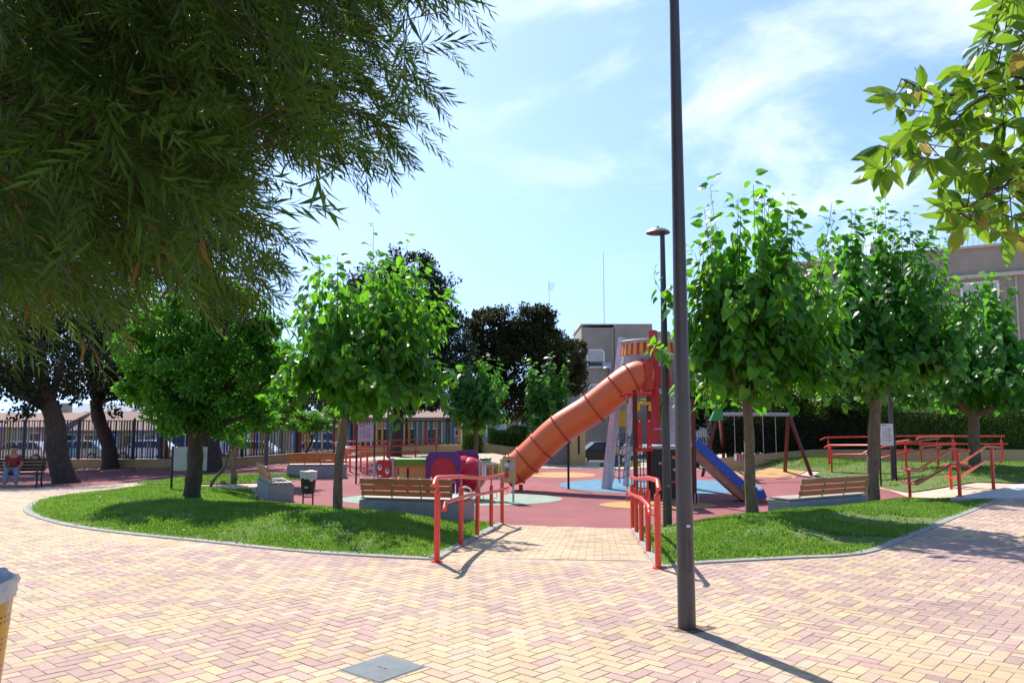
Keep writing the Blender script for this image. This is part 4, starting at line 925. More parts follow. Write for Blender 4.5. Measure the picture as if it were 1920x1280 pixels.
# perforated yellow bin
def perforated():
    m = mat('yellow_perforated', (.72, .36, .015), .42, coat=.2, dirt=.25); t = m.node_tree; p = t.nodes['Principled BSDF']; prev = p.inputs['Base Color'].links[0].from_socket
    tc_ = N(t, 'ShaderNodeTexCoord'); sp = N(t, 'ShaderNodeSeparateXYZ'); t.links.new(tc_.outputs['Object'], sp.inputs[0])
    at = N(t, 'ShaderNodeMath', operation='ARCTAN2'); t.links.new(sp.outputs[1], at.inputs[0]); t.links.new(sp.outputs[0], at.inputs[1])
    def mth(op, a, b=None):
        n = N(t, 'ShaderNodeMath', operation=op)
        for i, v in enumerate((a, b)):
            if v is None: continue
            if isinstance(v, (int, float)): n.inputs[i].default_value = v
            else: t.links.new(v, n.inputs[i])
        return n.outputs[0]
    u = mth('SUBTRACT', mth('FRACT', mth('MULTIPLY', at.outputs[0], 46/6.2832)), .5); v = mth('SUBTRACT', mth('FRACT', mth('MULTIPLY', sp.outputs[2], 38)), .5)
    d = mth('ADD', mth('MULTIPLY', u, u), mth('MULTIPLY', v, v)); hole = mth('LESS_THAN', d, .055)
    band = mth('GREATER_THAN', mth('SINE', mth('MULTIPLY', sp.outputs[2], 52)), .0); hole = mth('MULTIPLY', hole, band)
    mx_ = N(t, 'ShaderNodeMixRGB'); mx_.inputs[2].default_value = (.05, .02, .0, 1); t.links.new(hole, mx_.inputs[0]); t.links.new(prev, mx_.inputs[1]); t.links.new(mx_.outputs[0], p.inputs['Base Color'])
    return m
M['perf'] = perforated()
t = thing('litter_bin', 'yellow perforated bin with pale liner at the lower left edge', 'bin', (-2.67, 3.95, 0))
MB().lathe((0, 0, 0), [(.001, .10), (.17, .10), (.175, .12), (.225, .74), (.232, .76), (.222, .765)], 40).build('bin_body', 'perf', t)
mb = MB(); n = 48; rows = []
for (r, z, wv) in ((.229, .72, .004), (.236, .755, .006), (.242, .80, .012), (.236, .825, .012), (.222, .80, .01), (.20, .6, .02)):
    rows.append([((r+wv*math.sin(a_*9+z*40)+wv*.6*math.sin(a_*17))*math.cos(a_), (r+wv*math.sin(a_*9+z*40))*math.sin(a_), z+wv*math.sin(a_*6+r*80)) for a_ in [2*math.pi*k/n for k in range(n)]])
mb.add([v for r_ in rows for v in r_], [(i*n+k, i*n+(k+1) % n, (i+1)*n+(k+1) % n, (i+1)*n+k) for i in range(5) for k in range(n)]); mb.build('liner', 'bag', t)
MB().cyl((0, 0, 0), (0, 0, .11), .03, n=10).build('leg', 'yellow', t)

# manhole cover
q = [G(635, 1256, 0), G(722, 1228, 0), G(798, 1250, 0)]; q.append(q[0]+q[2]-q[1])
c = (q[0]+q[2])/2
t = thing('access_cover', 'grey rectangular access cover set in the brick paving', 'manhole cover', c)
MB().prism([c+(v-c)*1.03 for v in q], (0, 0, -.02), (0, 0, .0035)).build('rim', 'kerb', t, world=True)
MB().prism([c+(v-c)*.975 for v in q], (0, 0, -.015), (0, 0, .0075)).build('plate', 'cover', t, world=True, bevel=.002)
ex = (q[2]-q[1]).normalized()
for s in (-1, 1):
    mb = MB(); mb.box(c+ex*.025*s+Vector((0, 0, .0085)), (.028, .010, .003), math.atan2(ex.y, ex.x)); mb.build('key_slot', 'black', t, world=True)

# ------------------------------------------------------------------ play tower with tube slide
TY = 22.6; base = Vector((3.98, TY, PZ))
pt = thing('play_tower', 'lighthouse-like climbing tower with orange tube slide and blue slide', 'play tower', base)
cx, cy = base.x, base.y
def W(mb, name, m, parent=None, **k):
    o = mb.build(name, m, pt if parent is None else parent, **k)
    for v in o.data.vertices: v.co -= pt.location
    return o
zt = D(1200, 640, TY).z
def rad_at(z): return 1.32+( .84-1.32)*((z-PZ)/(zt-PZ))
posts = {}
for nm, an, m_, top in (('left', R(172), 'lilac', zt+.12), ('front', R(-97), 'redpanel', zt+.22), ('back', R(118), 'lilac', zt+.1), ('right', R(48), 'lilac', zt+.12)):
    f = lambda z, a=an: Vector((cx+rad_at(z)*math.cos(a), cy+rad_at(z)*math.sin(a), z))
    q = MB(); a_, b_ = f(PZ), f(top); k_ = .6 if nm == 'back' else 1; q.tube([a_, b_], [.155*k_, .12*k_], 4); W(q, 'post', m_)
# thin metal struts
q = MB(); a_ = GP(1162, 905); q.cyl(a_, D(1157, 770, a_.y), .03, n=8); W(q, 'support_pole', 'steel')
zp = D(1210, 733, TY).z
q = MB(); q.disc((cx, cy, zp), rad_at(zp)+.02, .08, 'Z', 24); W(q, 'platform', 'greypanel')
ring = lambda z, r, rr=.025: [(cx+r*math.cos(a_), cy+r*math.sin(a_), z) for a_ in np.linspace(0, 2*math.pi, 41)]
q = MB(); q.tube(ring(zt-.03, rad_at(zt)+.02), .035, 8, False); W(q, 'top_ring', 'steel')
def band(z0, z1, a0, a1, n, mats, name, off=.0, th=.02, per=1):
    q = MB()
    for k in range(n):
        q.cm = (k//per) % len(mats); b0 = a0+(a1-a0)*k/n; b1 = a0+(a1-a0)*(k+1)/n; v = []
        for o_ in (0, th):
            for z in (z0, z1):
                r = rad_at(z)+off-o_
                for b_ in (b0, b1): v.append((cx+r*math.cos(b_), cy+r*math.sin(b_), z))
        q.add(v, [(0, 1, 3, 2), (4, 6, 7, 5), (0, 4, 5, 1), (2, 3, 7, 6), (0, 2, 6, 4), (1, 5, 7, 3)])
    return W(q, name, list(mats))
zz = lambda py: D(1200, py, TY).z
band(zz(667), zz(646), -math.pi, math.pi, 56, ('redpanel', 'yellow'), 'striped_canopy')
band(zz(690), zz(669), R(172), R(285), 8, ('meshgrey', 'facadegrey'), 'mesh_screen')
band(zz(722), zz(669), R(-60), R(100), 18, ('greypanel', 'facadegrey'), 'slatted_screen', off=.02)
band(zz(733), zz(714), R(-60), R(100), 12, ('greypanel', 'navy'), 'checked_band', off=.045)
band(zz(800), zz(738), R(-58), R(0), 8, ('blue',), 'blue_screen')
band(zz(800), zz(768), R(125), R(165), 6, ('yellow',), 'yellow_screen')
band(zz(730), zz(690), R(165), R(292), 20, ('redpanel',), 'red_screen', off=-.03)
# housing where the tube starts
hb = D(1214, 706, TY-.95)
q = MB(); q.box((hb.x-.02, hb.y+.1, hb.z), (.30, .9, .84), rz=R(0), ch=.06); W(q, 'slide_housing', 'orangered')
path = [(1222, 705, 21.75), (1200, 705, 21.75), (1178, 714, 21.75), (1150, 735, 21.8), (1108, 768, 21.95), (1051, 804, 22.1), (1015, 836, 22.2), (988, 861, 22.3), (968, 877, 22.35), (953, 881, 22.4)]
P = catmull([D(*p) for p in path], 8)
tr = .425
q = MB(); q.tube(P, tr, 32, False); q.tube([p+Vector((0, 0, 0)) for p in P], tr-.02, 32, False); 
# rim joining the inner and outer wall at the mouth
ts = W(q, 'tube_slide', 'orange', ang=50)
for i in (6, 14, 22, 31, 40, 48, 56, 64, 71):
    a_ = P[i]; d = (P[min(i+1, len(P)-1)]-P[i-1]).normalized(); qq = MB(); qq.tube([a_-d*.018, a_+d*.018], tr+.035, 36, True) if False else None
    up = d.cross(Vector((0, 1, 0))).normalized(); sd = d.cross(up).normalized()
    rg = [a_+(up*math.cos(t_)+sd*math.sin(t_))*(tr+.012) for t_ in np.linspace(0, 2*math.pi, 49)]
    qq.tube(rg, .022, 6, False) if qq else None
    qq = MB(); qq.tube(rg, .022, 6, False)
    for t_ in np.linspace(0, 2*math.pi, 25)[:-1]:
        c0 = a_+(up*math.cos(t_)+sd*math.sin(t_))*(tr+.042); qq.cyl(c0-d*.026, c0+d*.026, .011, n=6)
    W(qq, 'flange_ring', 'orangering', ts)
q = MB(); a_ = GP(1066, 917); q.cyl(a_, Vector((a_.x, a_.y, D(1066, 812, a_.y).z)), .033, n=10); W(q, 'slide_support', 'black')
e = P[-1]; q = MB(); q.cyl((e.x+.35, e.y, PZ), (e.x+.35, e.y, e.z-tr+.03), .06, n=10); W(q, 'slide_foot', 'orangering')
# low front tower with ladder frame
FY = 19.0
def post(px, Y, y0, m_='maroon', w_=.10, nm='post'):
    a_ = D(px, 900, Y); q = MB(); q.box((a_.x, Y, (PZ+D(px, y0, Y).z)/2), (w_, w_, D(px, y0, Y).z-PZ), ch=.012); return W(q, nm, m_)
post(1192, FY, 731); post(1218, 20.3, 731); post(1302, FY, 748, w_=.09); post(1298, 20.3, 800)
z1 = D(1200, 738, FY).z; x0 = D(1170, 738, FY).x; x1 = D(1222, 738, FY).x
q = MB(); q.cyl((x0, FY-.02, z1), (x1, FY-.02, z1), .035, n=10); q.cyl((x0+.05, FY+1.3, z1), (x1+.05, FY+1.3, z1), .035, n=10); q.box((x1-.15, FY+.6, z1+.02), (.3, 1.2, .05)); W(q, 'top_bar', 'redpanel')
q = MB(); q.cyl(GP(1176, 941), D(1174, 738, GP(1176, 941).y), .016, n=8); W(q, 'sliding_pole', 'ropetan')
q = MB(); a_ = D(1208, 762, FY-.08); q.tube([a_+Vector((-.13, 0, -.10)), a_+Vector((-.13, 0, .08)), a_+Vector((.13, 0, .08)), a_+Vector((.13, 0, -.10))], .045, 8); W(q, 'handhold', 'yellow')
for px in (1199, 1217):
    q = MB(); a_ = D(px, 813, FY-.08); q.box(a_, (.11, .05, .72), ch=.02); o = W(q, 'side_board', 'redpanel')
    for dz in (-.30, .30): qq = MB(); qq.cyl(a_+Vector((0, -.035, dz)), a_+Vector((0, -.02, dz)), .018, n=8); W(qq, 'bolt_cap', 'white', o)
q = MB(); a_ = D(1207, 843, FY-.06); q.box(a_, (.42, .06, .07), ch=.01); W(q, 'frame_rail', 'redpanel')
# rope net below
q = MB(); xa, xb = D(1195, 900, FY).x, D(1214, 900, FY).x; za = D(1200, 845, FY).z
for k in range(4): x = xa+(xb-xa)*k/3; q.cyl((x, FY-.02, PZ), (x, FY+.05, za), .011, n=5)
for k in range(8): z = PZ+.05+(za-PZ)*k/8; q.cyl((xa, FY, z), (xb, FY, z), .011, n=5)
W(q, 'rope_net', 'ropered')
zb = D(1250, 838, FY).z; xa, xb = D(1222, 900, FY).x, D(1300, 900, FY).x
q = MB(); q.box(((xa+xb)/2, FY+.65, zb), (xb-xa+.1, 1.3, .06)); W(q, 'low_platform', 'greypanel')
q = MB(); q.box((xa+.30, FY-.02, (zb+PZ+.1)/2-.02), (.60, .05, zb-PZ-.16), ch=.01); bp = W(q, 'dark_panel', 'blackpanel')
q = MB(); q.box((xa+.78, FY+.05, (zb+PZ+.1)/2-.02), (.30, .04, zb-PZ-.16), ch=.01); bp2 = W(q, 'dark_panel', 'blackpanel')
for (px, py, m_) in ((1263, 857, 'orange'), (1265, 880, 'tan'), (1263, 903, 'orangering'), (1254, 872, 'redpanel')):
    a_ = D(px, py, FY-.06); q = MB(); q.disc(a_+Vector((0, .012, 0)), .045, .02, 'Y', 14, 1, .8); W(q, 'grip', m_, bp)
q = MB(); a_ = D(1238, 868, FY-.05); q.box(a_, (.07, .012, .05), ch=.003); W(q, 'label_plate', 'greypanel', bp)
q = MB(); a_ = D(1226, 804, FY); q.cyl(a_, D(1300, 804, FY), .014, n=8); W(q, 'grab_rail', 'steel')
for px in (1303, 1309): q = MB(); q.cyl(D(px, 943, FY-.08), D(px, 925, FY-.08), .02, n=8); W(q, 'post_shoe', 'steel')
# blue slide
sp = [D(1299, 826, 19.5), D(1330, 856, 19.5), D(1370, 893, 19.5), D(1400, 919, 19.55), D(1418, 925, 19.6), D(1428, 922, 19.6)]
c_ = catmull(sp, 6)
for yo in (-.27, .27):
    q = MB(); vs = []; n = len(c_)
    for i, p in enumerate(c_):
        d = (c_[min(i+1, n-1)]-c_[max(i-1, 0)]).normalized(); nn = Vector((-d.z, 0, d.x)); nn = nn if nn.z > 0 else -nn; h = .105
        for o_ in (nn*h, nn*-h):
            for yy in (-.02, .02): vs.append(p+o_+Vector((0, yo+yy, 0)))
    fs = []
    for i in range(n-1):
        a_ = i*4; b_ = a_+4; fs += [(a_, a_+1, b_+1, b_), (a_+2, b_+2, b_+3, a_+3), (a_, b_, b_+2, a_+2), (a_+1, a_+3, b_+3, b_+1)]
    fs += [(0, 2, 3, 1), (n*4-4, n*4-3, n*4-1, n*4-2)]; q.add(vs, fs); bs = W(q, 'slide_side', 'blue')
    if yo < 0:
        for i in range(2, n-2, 3):
            for s in (-1, 1):
                d = (c_[i+1]-c_[i-1]).normalized(); nn = Vector((-d.z, 0, d.x)); qq = MB(); c0 = c_[i]+nn*.10*s+Vector((0, yo-.025, 0)); qq.cyl(c0, c0-Vector((0, .01, 0)), .014, n=8); W(qq, 'bolt_cap', 'greypanel', bs)
        qq = MB(); a_ = c_[int(n*.52)]; qq.disc(a_+Vector((0, yo-.03, .0)), .11, .02, 'Y', 10, 1.1, .8); W(qq, 'painted_leaf', 'lime', bs)
q = MB(); vs = []; n = len(c_)-1
for i, p in enumerate(c_[:n]):
    d = (c_[min(i+1, n)]-c_[max(i-1, 0)]).normalized(); nn = Vector((-d.z, 0, d.x)); nn = nn if nn.z > 0 else -nn
    th = .27 if i < n-8 else .27-.16*(i-n+8)/8
    for o_ in (nn*-.10, nn*-th):
        for yy in (-.245, .245): vs.append(p+o_+Vector((0, yy, 0)))
fs = [(0, 2, 3, 1), (n*4-4, n*4-3, n*4-1, n*4-2)]
for i in range(n-1):
    a_ = i*4; b_ = a_+4; fs += [(a_, a_+1, b_+1, b_), (a_+2, b_+2, b_+3, a_+3), (a_, b_, b_+2, a_+2), (a_+1, a_+3, b_+3, b_+1)]
q.add(vs, fs); W(q, 'slide_chute', 'salmon')
# climbing net on the tower's left side
q = MB(); A0 = D(1140, 900, 23.2); 
for k in range(5):
    a_ = D(1141+k*9, 903-k*2, 23.2); q.cyl(a_, D(1160+k*6, 812, 23.0), .010, n=5)
for k in range(6): py = 820+k*14; q.tube(catmull([D(1158-k*3, py, 23.1), D(1168-k*1, py+6, 23.15), D(1184, py-2, 23.1)], 4), .010, 5)
for k in range(4): q.tube([D(1160, 815+k*4, 23), D(1190, 820+k*4, 22.6), D(1200, 822, 22)], .012, 5)
W(q, 'climbing_net', 'rope')

# small spring riders behind the tower
for px, py, mm, lab in ((1186, 869, 'white', 'white and purple spring rider behind the tower posts'), (1163, 866, 'yellow', 'yellow play panel behind the tower')):
    p = TB(px, py); t = thing('spring_rider', lab, 'play equipment', p)
    MB().tube([(.06*math.cos(a_), .06*math.sin(a_), a_*.015) for a_ in np.linspace(0, 25, 80)], .012, 5).build('spring', 'black', t)
    q = MB(); q.prism(catmull([(-.5, 0, .40), (-.45, 0, .75), (-.2, 0, .95), (0, 0, .72), (.3, 0, .72), (.42, 0, .95), (.5, 0, .5), (.2, 0, .34)], 4, True), (0, -.03, 0), (0, .03, 0)); q.build('side_panel', mm, t)
    MB().box((.08, 0, .62), (.3, .28, .05), ch=.02).build('seat', 'purple', t)

# ------------------------------------------------------------------ swing set
SYy = 27.3; p = D(1343, 780, SYy)
sw = thing('swing_set', 'maroon A-frame swing set with grey beam behind the blue slide', 'swing', (p.x, SYy, PZ))
def Ws(mb, name, m, parent=None):
    o = mb.build(name, m, sw if parent is None else parent)
    for v in o.data.vertices: v.co -= sw.location
    return o
LT = D(1345, 776, 26.5); RT = D(1478, 777, 27.0)
legs = [(LT+Vector((0, 0, 0)), GP(1317, 893)), (LT+Vector((.08, 0, 0)), GP(1358, 872)), (RT, GP(1472, 884)), (RT+Vector((.02, 0, 0)), GP(1521, 890))]
for a_, b_ in legs:
    q = MB(); q.tube([b_, b_.lerp(a_, .08), a_], [.065, .065, .065], 4); o = Ws(q, 'leg', 'maroon')
    q = MB(); q.cyl(b_-Vector((0, 0, .02)), b_.lerp(a_, .07), .035, n=8); Ws(q, 'foot', 'steel', o)
q = MB(); q.cyl(LT-Vector((0, 0, 0)), RT+Vector((.05, 0, 0)), .055, n=14); Ws(q, 'beam', 'steel')
q = MB(); q.prism([LT+Vector(v) for v in [(-.26, 0, -.22), (-.10, 0, .12), (0, 0, .30), (.10, 0, .30), (.16, 0, .05), (.17, 0, -.20)]], (0, -.10, 0), (0, .10, 0)); Ws(q, 'end_cap', 'green')
for (pa, pb, basket) in ((1376, 1400, True), (1429, 1453, False)):
    A_ = LT.lerp(RT, (pa-1345)/133); B_ = LT.lerp(RT, (pb-1345)/133); zs = D(1390, 856, 26.7).z if basket else D(1390, 862, 26.7).z
    seat = MB()
    if basket:
        m0 = (A_+B_)/2; m0.z = zs
        for k in range(8): seat.cm = k % 2; seat.box(m0+Vector((-.2+.05+.4*k/8-.02, -.14, .0)), (.05, .02, .2), ch=.004)
        seat.cm = 0; seat.box(m0+Vector((0, .14, 0)), (.42, .02, .2)); seat.cm = 1; seat.box(m0+Vector((0, 0, -.11)), (.42, .28, .03), ch=.01); seat.box(m0+Vector((.2, 0, 0)), (.02, .28, .2)); seat.box(m0+Vector((-.2, 0, 0)), (.02, .28, .2))
        o = Ws(seat, 'toddler_seat', ['slatred', 'greypanel'])
    else:
        m0 = (A_+B_)/2; m0.z = zs; seat.box(m0, (.44, .18, .03), ch=.01); o = Ws(seat, 'seat', 'blackpanel')
    for E_, s in ((A_, -1), (B_, 1)):
        q = MB(); q.cyl(E_-Vector((0, 0, .03)), Vector((m0.x+s*.21, m0.y, zs+.08)), .011, n=5); Ws(q, 'chain', 'steel')

# ------------------------------------------------------------------ toddler play unit
TY2 = 19.6; ox = D(800, 880, TY2).x
tu = thing('toddler_play_unit', 'low toddler play unit with purple panels, red dome tunnel and ladybird front', 'play equipment', (ox, TY2, PZ))
def Wt(mb, name, m, parent=None, **k):
    o = mb.build(name, m, tu if parent is None else parent, **k)
    for v in o.data.vertices: v.co -= tu.location
    return o
def rect(px0, py0, px1, py1, Y): a_ = D(px0, py1, Y); b_ = D(px1, py0, Y); return a_.x, b_.x, a_.z, b_.z
x0, x1, z0, z1 = rect(706, 862, 734, 915, TY2)
q = MB(); q.box(((x0+x1)/2, TY2, (z0+z1)/2), (x1-x0, .05, z1-z0), ch=.02); lady = Wt(q, 'ladybird_panel', 'redpanel')
for (px, py) in ((712, 876), (726, 883)):
    a_ = D(px, py, TY2-.03); q = MB(); q.disc(a_, .062, .012, 'Y', 18, .8, 1.15); e_ = Wt(q, 'eye', 'white', lady)
    q = MB(); q.disc(a_+Vector((.008, -.009, .022)), .026, .008, 'Y', 14, .8, 1.2); Wt(q, 'pupil', 'black', lady)
a_ = D(712, 892, TY2-.03); q = MB(); q.disc(a_, .05, .012, 'Y', 14, 1, .5); Wt(q, 'mouth', 'white', lady)
for px in (702, 737): q = MB(); a_ = D(px, 858, TY2); q.cyl((a_.x, TY2, PZ), a_, .03, n=10); Wt(q, 'post', 'steel')
# counter with green board and orange windows
x0, x1, z0, z1 = rect(738, 862, 800, 874, TY2)
q = MB(); q.box(((x0+x1)/2, TY2+.05, (z0+z1)/2), (x1-x0, .06, z1-z0), ch=.01); q.box(((x0+x1)/2, TY2+.4, z1-.0), (x1-x0, .75, .03)); Wt(q, 'counter', 'lime')
x0, x1, z0, z1 = rect(740, 874, 798, 915, TY2)
q = MB()
for k in range(3): q.box((x0+.02+(x1-x0-.04)*k/2, TY2+.03, (z0+z1)/2), (.07, .05, z1-z0))
for z in (z0+.1, z1-.02): q.box(((x0+x1)/2, TY2+.034, z), (x1-x0, .045, .05))
Wt(q, 'window_frame', 'orange')
q = MB(); q.box(((x0+x1)/2, TY2+.8, (z0+z1)/2), (x1-x0, .04, z1-z0)); Wt(q, 'back_board', 'tan')
# purple panels with round openings and red dome
def arch(px0, px1, pyt, Y, name):
    x0, x1, z0, z1 = rect(px0, pyt, px1, 925, Y); q = MB(); cxm = (x0+x1)/2; hw = (x1-x0)/2; rr_ = hw*.74; zc = z1-.30-rr_*.55
    out = [(x0, z0), (x0, z1-.13), (x0+.12, z1), (x1-.12, z1), (x1, z1-.13), (x1, z0)]; n = 24
    inn = [(cxm-rr_, z0)]+[(cxm+rr_*math.cos(t_), zc+rr_*math.sin(t_)) for t_ in np.linspace(math.pi, 0, n)]+[(cxm+rr_, z0)]
    poly = out+inn[::-1]
    q.prism([(p[0], Y, p[1]) for p in poly], (0, -.02, 0), (0, .02, 0)); return Wt(q, name, 'purple', smooth=False), cxm, zc, rr_
_, cm, zc, r_ = arch(798, 864, 846, TY2-.2, 'arched_panel')
_, cm2, zc2, r2_ = arch(846, 898, 844, TY2+.45, 'arched_panel')
q = MB(); q.tube([(cm, TY2-.16, zc), (cm, TY2+.1, zc), (cm2, TY2+.35, zc2), (cm2+.1, TY2+.62, zc2)], [r_*1.02, r_*1.05, r2_*1.25, r2_*1.1], 28, True); Wt(q, 'tunnel', 'crimson')
q = MB(); a_ = D(880, 890, TY2+.2); q.lathe((a_.x, a_.y+.15, a_.z), [(.001, .44)]+[(.42*math.sin(t_), .44*math.cos(t_)) for t_ in np.linspace(.2, 2.94, 14)]+[(.001, -.44)], 24); Wt(q, 'dome', 'crimson')
# coloured pipe chimes
x0, x1, z0, z1 = rect(898, 870, 940, 873, TY2)
q = MB(); q.box(((x0+x1)/2, TY2, z1), (x1-x0, .04, .04)); a_ = D(898, 898, TY2).z; q.box(((x0+x1)/2, TY2, a_), (x1-x0, .04, .03)); Wt(q, 'chime_frame', 'steel')
for i, (px, m_) in enumerate(((905, 'white'), (910, 'white'), (919, 'orange'), (924, 'yellow'), (931, 'lime'), (935, 'yellow'))):
    q = MB(); t_ = D(px, 872, TY2-.03); q.cyl(t_, (t_.x, t_.y, a_+.02), .026, n=10); Wt(q, 'chime_pipe', m_)
q = MB(); q.lathe(D(911, 862, TY2+.4), [(.001, -.03), (.12, -.02), (.15, .05), (.13, .06), (.001, .0)], 18); Wt(q, 'seat', 'green')
for px in (899, 940): q = MB(); b_ = D(px, 860, TY2); q.cyl((b_.x, TY2, PZ), b_, .028, n=8); Wt(q, 'post', 'steel')
for px in (765, 800, 864): q = MB(); b_ = D(px, 868, TY2+.2); q.cyl((b_.x, TY2+.2, PZ), b_, .028, n=8); Wt(q, 'post', 'black')

# activity board on a post
p = D(961, 928, 19.2); p.z = float(gz(p.x, 19.2)); ab = thing('activity_board', 'tan activity board with spinning discs on a steel post', 'play panel', p)
MB().cyl((.02, .03, 0), (.02, .03, .62), .025, n=10).build('post', 'steel', ab)
hz = D(955, 880, 19.2).z-p.z; dx = D(955, 880, 19.2).x-p.x
o = MB().box((dx, 0, hz), (.33, .03, .62), ch=.012).build('board', 'tan', ab)
for (ddx, ddz, r_, sz_, m_) in ((.06, .08, .075, 1.5, 'greypanel'), (-.07, .12, .055, 1, 'white'), (-.07, -.12, .06, 1.3, 'slatred'), (-.06, 0.0, .045, 1, 'lime'), (-.02, .20, .03, 1, 'black')):
    MB().disc((dx+ddx, -.022, hz+ddz), r_, .014, 'Y', 18, 1, sz_).build('disc', m_, o)

# ------------------------------------------------------------------ signs
def board(name, px0, py0, px1, py1, Y, postbase, label, face, cat='sign', marks=True, legs=(0, 1)):
    a_ = D(px0, py1, Y); b_ = D(px1, py0, Y); t = thing(name, label, cat, (a_.x, Y, float(gz(a_.x, Y)))); z = t.location.z
    w_ = b_.x-a_.x; h_ = b_.z-a_.z
    o = MB().box((w_/2, 0, a_.z-z+h_/2), (w_, .03, h_), ch=.005).build('board', face, t)
    for k in legs: MB().cyl((w_*k+(.04 if k else -.04), .02, 0), (w_*k+(.04 if k else -.04), .02, b_.z-z+.02), .028, n=8).build('post', 'black', t)
    if marks:
        q = MB(); r = random.Random(4)
        for i in range(6):
            for j in range(2):
                q.box((w_*(.2+.2*j), -.018, a_.z-z+h_*(.78-.11*i)), (w_*.07, .004, h_*.04))
            q.box((w_*.68, -.018, a_.z-z+h_*(.80-.11*i)), (w_*.38*r.uniform(.6, 1), .004, h_*.016)); q.box((w_*.68, -.018, a_.z-z+h_*(.76-.11*i)), (w_*.34*r.uniform(.5, 1), .004, h_*.014))
        q.build('printed_rules', 'ink', o)
        MB().box((w_*.25, -.0185, a_.z-z+h_*.93), (w_*.3, .004, h_*.05)).build('printed_header', 'lime' if face == 'signface' else 'ink', o)
    return t
board('notice_board', 1652, 794, 1674, 835, 23.2, None, 'white notice board on two dark posts near the right mulberry tree', 'signface')
board('notice_board', 671, 796, 700, 828, 24.5, None, 'pale lilac notice board with pictograms behind the young mulberry tree', 'signlilac')
t = board('notice_board', 325, 838, 389, 882, GP(326, 946).y+.6, None, 'grey blank board back behind the trunk of the round tree', 'greypanel', marks=False, legs=(0,))

# ------------------------------------------------------------------ walls, fence, hedges
FYY = 36.5
def wall(name, x0, x1, Y, h, label, m='ochre', th=.25, z=None):
    zz_ = [float(gz(x, Y)) for x in (x0, x1)]; t = thing(name, label, 'wall', ((x0+x1)/2, Y, min(zz_)))
    n = max(1, int(abs(x1-x0)/2)); mb = MB(); cp = MB()
    for k in range(n):
        a_, b_ = x0+(x1-x0)*k/n, x0+(x1-x0)*(k+1)/n; za, zb_ = float(gz(a_, Y)), float(gz(b_, Y))
        def blk(q, e, lo_, hi_):
            vs = [(x, Y+s*e, z_) for x, g in ((a_, za), (b_, zb_)) for s in (-1, 1) for z_ in (g+lo_, g+hi_)]
            q.add(vs, [(0, 1, 3, 2), (4, 6, 7, 5), (0, 4, 5, 1), (2, 3, 7, 6), (1, 5, 7, 3), (0, 2, 6, 4)])
        blk(mb, th/2, -.3, h); blk(cp, th/2+.03, h+.002, h+.05)
    mb.build('wall_face', m, t, world=True); cp.build('coping', 'coping', t, world=True); return t
xL, xR = D(-160, 860, FYY).x, D(864, 850, FYY).x
wall('low_wall', xL, xR, FYY, .34, 'low ochre wall under the coloured bar fence')
fe = thing('bar_fence', 'tall bar fence with black bars and multicoloured slats on the low ochre wall', 'fence', ((xL+xR)/2, FYY, 0))
npan = 10; zt_ = 1.52
colr = ['black', 'slatyellow', 'teal', 'slatblue', 'slatred', 'slatwhite']
for k in range(npan):
    a_, b_ = xL+(xR-xL)*k/npan, xL+(xR-xL)*(k+1)/npan; q = MB(); x = a_+.06
    i = 0
    while x < b_:
        zb_ = float(gz(x, FYY))+.40; q.cm = 0
        q.box((x, FYY-.04, (zb_+zt_)/2), (.022, .022, zt_-zb_))
        if i % 2 == 0 or random.random() < .25:
            q.cm = random.choice([1, 2, 3, 4, 5, 1, 3, 5]); wd = .06 if x < -12 else .08
            q.box((x+.06, FYY+.03, (zb_+zt_-.03)/2), (wd, .02, zt_-zb_-.06))
        x += .125; i += 1
    q.cm = 0
    za, zb_ = float(gz(a_, FYY))+.46, float(gz(b_, FYY))+.46
    q.tube([(a_, FYY, za), (b_, FYY, zb_)], .02, 4); q.box(((a_+b_)/2, FYY, zt_-.06), (b_-a_, .035, .035))
    q.build('slat_panel', colr, fe, world=True, smooth=False)
    MB().box((a_, FYY, (za+zt_)/2), (.07, .07, zt_-za+.15)).build('post', 'black', fe, world=True)
def hedge(x0, x1, Y, z0, z1, dp, n, label, m='hedge', leaf=.09):
    global rng
    rng = rs = np.random.default_rng(int(abs(x0*10))+5)
    t = thing('hedge', label, 'hedge', ((x0+x1)/2, Y, z0))
    u = rs.random((n, 3)); side = rs.random(n); X = x0+(x1-x0)*u[:, 0]; hh = z1+.10*np.sin(X*2.1)+.08*np.sin(X*5.3+1)
    Yp = Y+(u[:, 1]-.5)*dp; Zp = z0+(hh-z0)*u[:, 2]
    fr = side < .55; Yp[fr] = Y-dp/2+.08*rs.normal(size=fr.sum())+.06*np.sin(X[fr]*3+Zp[fr]*4); tp = side > .78; Zp[tp] = hh[tp]+.06*rs.normal(size=tp.sum())
    pos = np.stack([X, Yp, Zp], 1); tip = rvec(n)+np.array([0, -.3, .3]); nr = rvec(n)*.7+np.array([0, -.5, .6])
    leafmesh('foliage', 'leaf', pos, tip, nr, leaf*(.7+.6*rs.random(n)), m, t)
    mb = MB(); mb.box(((x0+x1)/2, Y, (z0+z1)/2-.06), (x1-x0-.2, dp*.7, z1-z0-.25)); mb.build('branches', 'barkdark', t, world=True)
    return t
